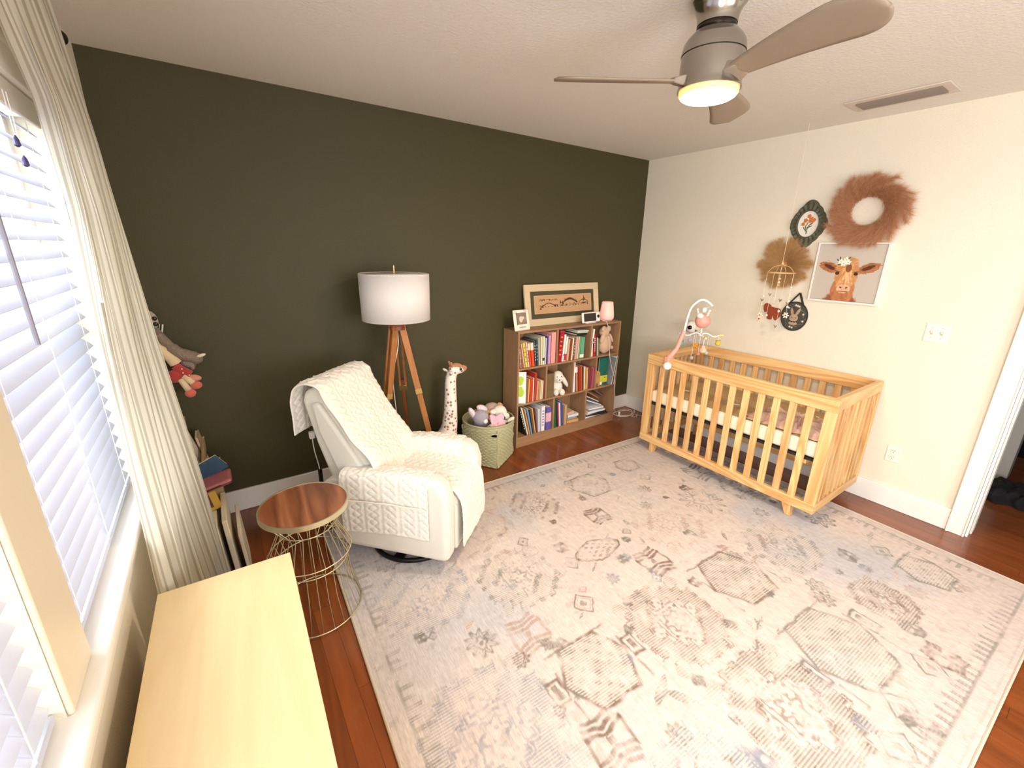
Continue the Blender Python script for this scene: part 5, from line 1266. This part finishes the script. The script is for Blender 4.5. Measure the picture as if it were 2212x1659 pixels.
# ornate oval frame
ofr = thing('ornate_frame', 'dark green scalloped frame with orange flower bouquet print left of the wreath', 'picture frame', (0, -1.468, 1.828))
F = WR(-1.468, 1.83)
def orn(a):
    c, s_ = abs(math.cos(a)), abs(math.sin(a)); base = 1/((c/.118)**1.35+(s_/.160)**1.35)**(1/1.35)
    return base*(1+.035*abs(math.sin(a*8))-.0)*(1+.05*math.cos(2*a-.5)*0)
N_ = 128; m = MB(); vs = []; fs = []
for j, (k_, w_) in enumerate(((0, .002), (0, .014), (.25, .026), (.62, .020), (.86, .026), (1, .012))):
    for i in range(N_):
        a = 2*PI*i/N_; ro = orn(a); ri = 1/math.hypot(math.cos(a)/.064, math.sin(a)/.086)
        r_ = ro*(1-k_)+ri*k_; bump_ = .004*math.sin(a*24)*math.sin(k_*PI)
        vs.append(F(r_*math.cos(a), r_*math.sin(a), w_+bump_))
for j in range(5):
    for i in range(N_): i2 = (i+1) % N_; fs.append((j*N_+i, j*N_+i2, (j+1)*N_+i2, (j+1)*N_+i))
m.v = vs; m.f = fs; m.build('moulding', plain('frame_dark_green', '#4f4f3c', .55, bump=.3, bscale=80), ofr, smooth=50)
MB().add([F(.066*math.cos(2*PI*k/48), .088*math.sin(2*PI*k/48), .010) for k in range(48)]+[F(.066*math.cos(2*PI*k/48), .088*math.sin(2*PI*k/48), .002) for k in range(48)], [tuple(range(48)), tuple(range(95, 47, -1))]+[(k, 48+k, 48+(k+1) % 48, (k+1) % 48) for k in range(48)]).build('print', plain('print_ivory', '#ece6dc', .7), ofr, smooth=None)
def fl_ell(m, F, u, v, a, c, ang, w_=.0112, n=10):
    th = math.radians(ang); P_ = []
    for k in range(n):
        t = 2*PI*k/n; x = a*math.cos(t); y = c*math.sin(t); P_.append(F(u+x*math.cos(th)-y*math.sin(th), v+x*math.sin(th)+y*math.cos(th), w_))
    cc = F(u, v, w_+.0012); m.add(P_+[cc], [(k, (k+1) % n, n) for k in range(n)])
m = MB()
for (u, v, a) in ((.0, .052, .013), (.017, .030, .017), (.034, .026, .012), (-.018, .024, .014), (.010, .018, .010), (-.030, .0, .012), (.026, .016, .010)):
    for k in range(5): fl_ell(m, F, u+a*.5*math.cos(k*1.257), v+a*.5*math.sin(k*1.257), a*.62, a*.5, k*72, .0112+.0003*k)
m.build('print_flowers', plain('print_orange', '#d0763a', .7, var=.2, vscale=90), ofr, smooth=None)
m = MB()
for (u, v, an) in ((-.005, .0, 70), (.012, -.005, 50), (-.012, -.02, 110), (.006, -.022, 60), (-.008, -.04, 95), (.016, -.018, 30), (.0, -.055, 80), (.022, .0, 40), (-.02, -.03, 120), (0, -.03, 90)):
    fl_ell(m, F, u, v, .014, .0035, an)
m.build('print_leaves', plain('print_green', '#5b6a50', .7), ofr, smooth=None)
# cow portrait
cw = thing('cow_portrait', 'square white-framed portrait of a brown cow calf wearing white flowers', 'picture', (0, -1.773, 1.51))
F = WR(-1.773, 1.509); hw2, hh2 = .200, .196
m = MB()
for (u0, u1, v0, v1) in ((-hw2, hw2, hh2-.011, hh2), (-hw2, hw2, -hh2, -hh2+.011), (-hw2, -hw2+.011, -hh2+.011, hh2-.011), (hw2-.011, hw2, -hh2+.011, hh2-.011)):
    p = F(u0, v0, 0); q = F(u1, v1, .034); m.box(min(p.x, q.x), max(p.x, q.x), min(p.y, q.y), max(p.y, q.y), min(p.z, q.z), max(p.z, q.z))
m.build('frame', plain('frame_white', '#ece7e0', .4), cw)
p = F(-hw2+.011, -hh2+.011, .024); q = F(hw2-.011, hh2-.011, 0); MB().box(p.x, q.x, q.y, p.y, p.z, q.z).build('backing', plain('frame_gap', '#4a4038', .7), cw)
def cow_paint(n=230):
    U, V = np.meshgrid(np.linspace(-1, 1, n), np.linspace(-1, 1, n))
    C = np.ones((n, n, 3))*np.array(lin('#c4b9ac')); r = np.random.RandomState(1)
    g1 = r.rand(64, 64); g2 = r.rand(128, 128)
    def samp(g, a, b_):
        a = np.mod(a, g.shape[0]-1); b_ = np.mod(b_, g.shape[1]-1); i = a.astype(int); j = b_.astype(int); fa = a-i; fb = b_-j
        return (g[i, j]*(1-fa)+g[i+1, j]*fa)*(1-fb)+(g[i, j+1]*(1-fa)+g[i+1, j+1]*fa)*fb
    wob = samp(g1, U*9+20, V*9+20)-.5
    th = np.arctan2(V-.25, U); rr_ = np.hypot(U, V-.25)
    hair = samp(g2, th*16+30, rr_*5+wob*2)*.6+samp(g2, th*34+60, rr_*9+wob*3)*.4
    def put(mask, c1, c2, soft=1):
        nonlocal C
        c = np.array(lin(c1))*(1-hair[..., None])+np.array(lin(c2))*hair[..., None]
        mk = np.clip(mask*soft, 0, 1)[..., None]; C = C*(1-mk)+c*mk
    def E(cu, cv, a, b_, ang=0, pw=2):
        t = math.radians(ang); x = (U-cu)*math.cos(t)+(V-cv)*math.sin(t); y = -(U-cu)*math.sin(t)+(V-cv)*math.cos(t)
        return 1-(np.abs(x/a)**pw+np.abs(y/b_)**pw)+(hair-.5)*.45*sh_[0]
    sh_ = [1.0]
    put(E(-.05, -1.12, .56, .50), '#7c4124', '#b8673a', 5)           # chest
    put(E(-.04, -.62, .38, .50, 0, 2.5), '#9a5730', '#cf8a55', 5)    # neck
    sh_[0] = 2.6
    for s_ in (-1, 1):
        put(E(s_*.60, .20, .35, .185, s_*22), '#6e3418', '#d08a50', 5)
        put(E(s_*.58, .20, .22, .070, s_*26), '#41180c', '#6f2f19', 4)
    sh_[0] = 1.6
    put(E(-.01, .0, .37, .54, 0, 2.4), '#a9622f', '#e0a468', 5)       # head
    put(E(-.01, -.40, .25, .36), '#c07c48', '#e3b07c', 4)
    put(E(.0, .38, .30, .20), '#8f4a22', '#edb877', 4); put((np.abs(U) < .16)*(V > -.35)*(V < .35)*(hair > .52)*.7, '#e0a468', '#f5cf9a', 1)
    sh_[0] = .8                # forelock
    put(E(.02, .18, .10, .16), '#6b3419', '#9c5c30', 3)
    for s_, cu in ((-1, -.30), (1, .27)):
        put(E(cu, -.02, .070, .055), '#1d0e08', '#3a1c10', 8)
        put(E(cu+.0, .05, .11, .025, s_*12), '#5f3018', '#8a4c28', 2)
    put(E(-.01, -.56, .21, .17), '#d59a76', '#edc0a0', 4)
    for cu in (-.10, .08): put(E(cu, -.52, .045, .026, -25 if cu < 0 else 25), '#5b2d20', '#7e4432', 6)
    put((np.abs(V+.66+.10*(U+.01)**2) < .014)*(np.abs(U+.01) < .15)*1., '#7a4130', '#8c503c', 1)
    for (cu, cv) in ((-.26, .40), (-.10, .47), (-.17, .33), (-.04, .38)):
        for k in range(5):
            a = k*1.257+.3; put(E(cu+.055*math.cos(a), cv+.055*math.sin(a), .045, .032, math.degrees(a)), '#f1ead9', '#fffaf0', 8)
        put(E(cu, cv, .022, .022), '#c9a24a', '#d8b55c', 8)
    for (cu, cv, an) in ((-.36, .45, 140), (-.02, .53, 60), (-.30, .30, 200), (-.30, .52, 100)): put(E(cu, cv, .06, .022, an), '#3c3f2b', '#5a5d40', 6)
    return np.concatenate([np.clip(C, 0, 1), np.ones((n, n, 1))], -1)
n = 230; cp = cow_paint(n); u0 = hw2-.0125; v0 = hh2-.0125
m = MB().grid(n-1, n-1, lambda u, v: F(-u0+2*u0*u, -v0+2*v0*v, .0255), uv=False)
o = m.build('portrait_print', vcol('cow_print', .55), cw, smooth=None); set_cols(o, cp.reshape(-1, 4))
# round bunny sign
bn = thing('bunny_sign', 'dark oval bunny sign hanging from a black ribbon below the rosette', 'wall sign', (0, -1.50, 1.183))
F = WR(-1.500, 1.182)
def disc(F, a, c, w0, w1, n=56): 
    P_ = [F(a*math.cos(2*PI*k/n), c*math.sin(2*PI*k/n), w1) for k in range(n)]; Q_ = [F(a*math.cos(2*PI*k/n), c*math.sin(2*PI*k/n), w0) for k in range(n)]
    return MB().add(P_+Q_, [tuple(range(n)), tuple(range(2*n-1, n-1, -1))]+[(k, n+k, n+(k+1) % n, (k+1) % n) for k in range(n)])
disc(F, .090, .106, .001, .010).build('board', plain('sign_dark', '#45433a', .7, var=.1, vscale=20), bn, smooth=40, bevel=.002)
MB().tube([F(.0895*math.cos(2*PI*k/56), .1055*math.sin(2*PI*k/56), .0095) for k in range(56)], .0035, 8, closed=True).build('board_edge', plain('sign_black', '#211f1c', .5), bn, smooth=180)
m = MB()
def strip(m, F, a, b_, wd, w_):
    a = Vector(a); b_ = Vector(b_); d = (b_-a).normalized(); nn = Vector((-d.y, d.x))*wd/2
    q = [a+nn, a-nn, b_-nn, b_+nn]; m.add([F(p.x, p.y, w_) for p in q]+[F(p.x, p.y, w_+.002) for p in q], [(3, 2, 1, 0), (4, 5, 6, 7), (0, 1, 5, 4), (1, 2, 6, 5), (2, 3, 7, 6), (3, 0, 4, 7)])
strip(m, F, (-.052, .086), (.010, .172), .010, .010); m.build('ribbon', plain('ribbon_black', '#2b2620', .6), bn, smooth=None)
m = MB(); strip(m, F, (.010, .172), (.050, .075), .014, .0085); m.build('ribbon', plain('ribbon_black', '#2b2620', .6), bn, smooth=None)
m = MB(); MBP = plain('bunny_tan', '#b59b7e', .8, var=.12, vscale=60)
fl_ell(m, F, 0, -.012, .030, .027, 0, .0112, 20); fl_ell(m, F, -.018, .030, .010, .030, 16, .0108, 14); fl_ell(m, F, .022, .034, .010, .031, -24, .0108, 14); fl_ell(m, F, 0, -.052, .030, .014, 0, .0108, 16)
m.build('painted_bunny', MBP, bn, smooth=None)
m = MB(); fl_ell(m, F, -.012, -.010, .0035, .0035, 0, .0128); fl_ell(m, F, .014, -.010, .0035, .0035, 0, .0128); fl_ell(m, F, .001, -.020, .003, .002, 0, .013); fl_ell(m, F, -.008, -.041, .008, .004, 20, .0122); fl_ell(m, F, .008, -.041, .008, .004, -20, .0122)
m.build('bunny_face', M_eye, bn, smooth=None)
m = MB(); r2 = random.Random(8)
for k in range(54):
    a = 2*PI*k/54; rr2 = r2.uniform(.058, .078); fl_ell(m, F, rr2*math.cos(a), rr2*1.15*math.sin(a), .0055, .0016, math.degrees(a)+r2.uniform(20, 90), .0106)
m.build('painted_sprigs', plain('sprig_grey', '#8b8a7a', .8), bn, smooth=None)
m = MB()
for (u, v) in ((.0, .082), (.012, .078), (.024, .074), (-.016, -.080), (0, -.084), (-.045, .058), (.06, .02), (.064, -.03)):
    for k in range(5): fl_ell(m, F, u+.004*math.cos(k*1.257), v+.004*math.sin(k*1.257), .004, .003, k*72, .0112)
m.build('painted_daisies', plain('daisy_white', '#d9d3c2', .8), bn, smooth=None, kind='stuff')

# hanging felt mobile with leather cow
FK = (-.20-CAM.x)/(-.15-CAM.x)
def HP(y, z, dx=0): 
    p = CAM+(Vector((-.15, y, z))-CAM)*FK; p.x += dx; return p
hc = HP(-1.412, 1.55)
hmb = thing('felt_mobile', 'wooden hoop mobile with felt flowers and a leather cow hanging from the ceiling', 'mobile', (hc.x, hc.y, hc.z))
MB().tube([(hc.x, hc.y, HC-.002), (hc.x, hc.y, hc.z+.01)], .0011, 5).build('hanging_string', plain('string_cream', '#f3e3c4', .8), hmb)
M_hoop = plain('hoop_wood', '#d9ad7c', .5)
rh = .088; zr = hc.z-.055
MB().tube([(hc.x+rh*math.cos(2*PI*k/48), hc.y+rh*math.sin(2*PI*k/48), zr) for k in range(48)], .004, 8, closed=True).build('hoop', M_hoop, hmb, smooth=180)
for k in range(4):
    a = PI/4+k*PI/2; MB().tube(spline([(hc.x, hc.y, hc.z), (hc.x+rh*.6*math.cos(a), hc.y+rh*.6*math.sin(a), hc.z-.016), (hc.x+rh*math.cos(a), hc.y+rh*math.sin(a), zr)], 5), .0022, 6).build('hoop_cord', M_hoop, hmb, smooth=180)
MB().ell((hc.x, hc.y, hc.z+.006), .008).ell((hc.x, hc.y, hc.z+.018), .0055).build('top_bead', plain('bead_wood', '#e8c58f', .5), hmb, smooth=180)
def strand(a_deg, items, cen=False):
    a = math.radians(a_deg); x = hc.x+(0 if cen else rh*math.cos(a)); y = hc.y+(0 if cen else rh*math.sin(a))
    zmin = min(i[1] for i in items)
    MB().tube([(x, y, (hc.z if cen else zr)), (x, y, zmin)], .0008, 5).build('strand', plain('string_cream', '#f3e3c4', .8), hmb)
    for kind, z, c in items:
        if kind == 'bead': MB().ell((x, y, z), .0085, n=12, m=8).build('bead', plain('bead_'+c.strip('#'), c, .5), hmb, smooth=180)
        if kind == 'flower':
            m = MB()
            for k in range(6):
                t = k*PI/3; m.ell((x, y+.013*math.cos(t), z+.013*math.sin(t)), (.002, .011, .0055), rot('X', 60*k), n=8, m=6)
            o_ = m.build('felt_flower', plain('felt_'+c.strip('#'), c, .9), hmb, smooth=180)
            MB().ell((x-.002, y, z), (.004, .0055, .0055), n=10, m=6).build('flower_centre', plain('felt_brown', '#7a4e30', .9), o_, smooth=180)
        if kind == 'leaf':
            MB().ell((x, y, z), (.002, .005, .013), rot('X', 30), n=8, m=6).ell((x, y+.008, z+.003), (.002, .004, .011), rot('X', -35), n=8, m=6).build('felt_leaf', plain('felt_'+c.strip('#'), c, .9), hmb, smooth=180)
strand(95, [('bead', 1.325, '#f6ead6'), ('bead', 1.265, '#f3dfc8'), ('flower', 1.185, '#f4ece0')])
strand(135, [('flower', 1.165, '#f3cfb4'), ('leaf', 1.30, '#8d7f63')])
strand(178, [('leaf', 1.345, '#9c8a6a'), ('bead', 1.20, '#f2e2cf')])
strand(225, [('leaf', 1.31, '#8d8068'), ('bead', 1.235, '#f7efe2'), ('leaf', 1.125, '#a08c6c')])
strand(268, [('bead', 1.40, '#f0dcbd'), ('bead', 1.305, '#f6ead6'), ('bead', 1.265, '#f7efe2'), ('flower', 1.205, '#f1e9dc')])
strand(320, [('bead', 1.345, '#f6ead6'), ('leaf', 1.28, '#a3947a')])
strand(30, [('bead', 1.33, '#f0dfc8'), ('flower', 1.24, '#f3e6d8')])
strand(0, [('bead', 1.455, '#e8c58f'), ('bead', 1.43, '#f0d9a8'), ('bead', 1.41, '#d9a86a')], cen=True)
cowp = [(290, 1180), (310, 1148), (340, 1140), (375, 1146), (400, 1162), (422, 1186), (480, 1196), (548, 1200), (575, 1225), (588, 1300), (560, 1340), (537, 1370), (520, 1385), (492, 1377), (472, 1345), (462, 1310), (455, 1378), (425, 1385), (374, 1370), (362, 1310), (355, 1270), (322, 1282), (300, 1240)]
cc = HP(-1.412, 1.215)
m = MB().prism([((x-440)*.00044, (1262-y)*.00048) for x, y in cowp], -.002, .002, lambda u, v, w_: (cc.x+w_-.02, cc.y-u, cc.z+v))
m.build('leather_cow', plain('leather_red_brown', '#8c3a22', .55, var=.12, vscale=40), hmb, smooth=None, bevel=.001)
MB().tube([(cc.x-.02, cc.y, cc.z+.03), (cc.x-.01, cc.y, zr+.01), (hc.x, hc.y, hc.z)], .0008, 5).build('strand', plain('string_cream', '#f3e3c4', .8), hmb)

# switch plate and outlet
def plate(name, label, cat, cy, cz, a, c, rest):
    t = thing(name, label, cat, (0, cy, cz)); F = WR(cy, cz)
    p = F(-a, -c, .005); q = F(a, c, 0); MB().box(p.x, q.x, q.y, p.y, p.z, q.z).build('cover_plate', plain('plate_white', '#efe9dd', .4), t, bevel=.002)
    rest(t, F); return t
def sw(t, F):
    for u in (-.023, .023):
        p = F(u-.006, -.013, .006); q = F(u+.006, .013, .004); MB().box(p.x, q.x, q.y, p.y, p.z, q.z).build('switch_slot', plain('plate_grey', '#c8c0b4', .5), t)
        k = MB().box(-.016, -.002, -.004, .004, -.005, .005); R_ = rot('Y', 25); k.v = [tuple(R_ @ Vector(q2)+F(u, 0, .004)) for q2 in k.v]; k.build('toggle', plain('plate_white', '#efe9dd', .4), t, bevel=.001)
    for u in (-.023, .023):
        for v in (-.03, .03): MB().ell(F(u, v, .005), (.0012, .003, .003), n=8, m=6).build('screw', plain('plate_grey', '#c8c0b4', .5), t)
plate('switch_plate', 'white double light switch on the cream wall near the doorway', 'light switch', -2.291, 1.185, .055, .057, sw)
def ou(t, F):
    for v in (-.021, .021):
        MB().lathe([(.001, .0078), (.0145, .0078), (.0165, .005), (.0165, .002)], 20, F(0, v, 0), rot('Y', -90)).build('socket', plain('plate_white', '#efe9dd', .4), t, smooth=40)
        m = MB()
        for u in (-.006, .006): p = F(u-.0012, v-.001, .0083); q = F(u+.0012, v+.007, .0070); m.box(p.x, q.x, q.y, p.y, p.z, q.z)
        p = F(-.0022, v-.010, .0083); q = F(.0022, v-.0055, .0070); m.box(p.x, q.x, q.y, p.y, p.z, q.z)
        m.build('socket_slots', plain('slot_dark', '#4a3f36', .5), t, smooth=None)
plate('wall_outlet', 'white double power outlet low on the cream wall right of the crib', 'power outlet', -2.26, .372, .036, .055, ou)

# ------------------------------------------------------------------ ceiling vent
vn = thing('ceiling_vent', 'beige rectangular air vent with grey louvres in the ceiling', 'vent', (-.36, -1.935, HC))
m = MB(); zc0 = HC-.008
for (x0, x1, y0, y1) in ((-.47, -.425, -2.155, -1.715), (-.295, -.25, -2.155, -1.715), (-.425, -.295, -2.155, -2.115), (-.425, -.295, -1.755, -1.715)): m.box(x0, x1, y0, y1, zc0, HC-.0005)
m.build('vent_frame', plain('vent_beige', '#d5c7b8', .6), vn, bevel=.002)
MB().box(-.425, -.295, -2.115, -1.755, HC-.0015, HC-.0005).build('vent_dark', plain('vent_dark', '#3a3230', .9), vn)
me = None
for k in range(7):
    xx = -.415+.0183*k; R_ = rot('Y', 35)
    MB().obox((xx, -1.935, HC-.010), (.016, .362, .0015), R_).build('louvre', plain('louvre_grey', '#978b81', .5, metal=.2), vn, smooth=None)

# ------------------------------------------------------------------ ceiling fan
FXY = Vector((-2.03, -1.905, 0))
fan = thing('ceiling_fan', 'brushed nickel ceiling fan with three beige blades and a lit lamp', 'ceiling fan', (FXY.x, FXY.y, HC))
def nickel():
    m, N, L, b_ = newmat('brushed_nickel'); b_.inputs['Base Color'].default_value = (.38, .355, .32, 1); b_.inputs['Metallic'].default_value = 1; b_.inputs['Roughness'].default_value = .17
    b_.inputs['Anisotropic'].default_value = .5; return m
M_ni = nickel()
def fl_(name, prof, mat=M_ni, sm=30): return MB().lathe(prof, 64, (FXY.x, FXY.y, 0)).build(name, mat, fan, smooth=sm)
fl_('canopy', [(.001, HC-.001), (.078, HC-.001), (.088, HC-.010), (.091, HC-.024), (.087, HC-.038), (.074, HC-.055), (.065, HC-.078), (.063, HC-.100), (.001, HC-.100)])
fl_('neck_ring', [(.050, 2.343), (.060, 2.341), (.063, 2.332), (.058, 2.325), (.050, 2.325)], plain('nickel_dark', '#4c4540', .3, metal=1))
fl_('motor_upper', [(.056, 2.334), (.062, 2.328), (.072, 2.318), (.088, 2.302), (.097, 2.288), (.101, 2.272), (.103, 2.256), (.001, 2.256)])
fl_('motor_lower', [(.001, 2.253), (.101, 2.253), (.102, 2.225), (.101, 2.175), (.101, 2.165), (.103, 2.158), (.103, 2.151), (.001, 2.151)])
fl_('seam_ring', [(.097, 2.2565), (.0995, 2.2565), (.0995, 2.2525), (.097, 2.2525)], plain('seam_dark', '#2a2522', .5))
lm = plain('lamp_lens', '#ffe9c0', .4, emis='#ffdca8', estr=9)
fl_('lens_ring', [(.097, 2.152), (.097, 2.141), (.090, 2.135)], plain('lens_rim', '#f6d79b', .3, emis='#ffb75e', estr=.8))
fl_('light_lens', [(.092, 2.143), (.090, 2.133), (.080, 2.127), (.05, 2.122), (.001, 2.120)], lm, 180)
M_bl = plain('blade_taupe', '#93826f', .5, var=.05, vscale=10)
def blade(ang):
    a = math.radians(ang); d = Vector((math.cos(a), math.sin(a), 0)); cw = Vector((math.sin(a), -math.cos(a), 0))
    pit = math.radians(15); sd = cw*math.cos(pit)+Vector((0, 0, 1))*math.sin(pit); nn = d.cross(sd)
    n = 44; m = MB(); vs = []
    R0, R1 = .090, .530
    def prof(t):
        r_ = R0+(R1-R0)*t
        wa = .030+.052*min(1, t/.75)**.8; wb = .030+.044*min(1, t/.8)
        e = max(0, (t-.80)/.20); k = math.sqrt(max(0, 1-e**2.4)); off = .010*math.sin(t*PI)
        return r_, wa*k+off, -(wb*k)+off
    rows_ = []
    for i in range(n+1):
        t = i/n; t = 1-(1-t)**1.5; r_, a1, b1 = prof(t)
        for j in range(9):
            s_ = j/8; w_ = b1+(a1-b1)*s_; sag = .006*(1-(2*s_-1)**2)
            vs.append(Vector((FXY.x, FXY.y, 2.182+.002*t))+d*r_+sd*w_+nn*(sag))
    fs = [(i*9+j, i*9+j+1, (i+1)*9+j+1, (i+1)*9+j) for i in range(n) for j in range(8)]
    m.v = [tuple(v) for v in vs]; m.f = fs; m.uv = [(0, 0)]*len(vs)
    bo = m.build('blade', M_bl, fan, smooth=180, solid=.006)
    # bracket
    k = MB(); c0 = Vector((FXY.x, FXY.y, 2.182)); vs = []
    for (r_, w_, h_) in ((.080, .040, .018), (.112, .036, .012), (.130, .030, .007)):
        for sw_, sh in ((-1, -1), (1, -1), (1, 1), (-1, 1)): vs.append(c0+d*r_+sd*w_*sw_+nn*h_*sh)
    fs = [(3, 2, 1, 0), (8, 9, 10, 11)]
    for q in range(2):
        for e in range(4): fs.append((q*4+e, q*4+(e+1) % 4, q*4+4+(e+1) % 4, q*4+4+e))
    k.add(vs, fs).build('blade_bracket', M_bl, bo, bevel=.003)
for a_ in (143.5, 259, 23): blade(a_)
pl = bpy.data.lights.new('fan_lamp', 'AREA'); pl.shape = 'DISK'; pl.size = .18*S; pl.energy = 17; pl.color = (1.0, .80, .54)
po = bpy.data.objects.new('fan_lamp', pl); COL.objects.link(po); po.location = Vector((FXY.x, FXY.y, 2.112))*S

# ------------------------------------------------------------------ dark jacket on the hallway floor
jk = thing('dark_jacket', 'black crumpled jacket lying on the hallway floor beyond the door', 'jacket', (.95, -2.70, 0))
def jf(u, v):
    x = .70+.42*u; y = -2.62-.26*v; e = min(1, 5*min(u, 1-u, v, 1-v)); x += .06*noise.noise(Vector((v*4, 1, 0))); y += .05*noise.noise(Vector((u*4, 5, 0)))
    return (x, y, .004+e*(.05+.07*abs(noise.noise(Vector((u*4, v*4, 2))))))
MB().grid(40, 30, jf).build('cloth', plain('jacket_black', '#141114', .85), jk, smooth=180)
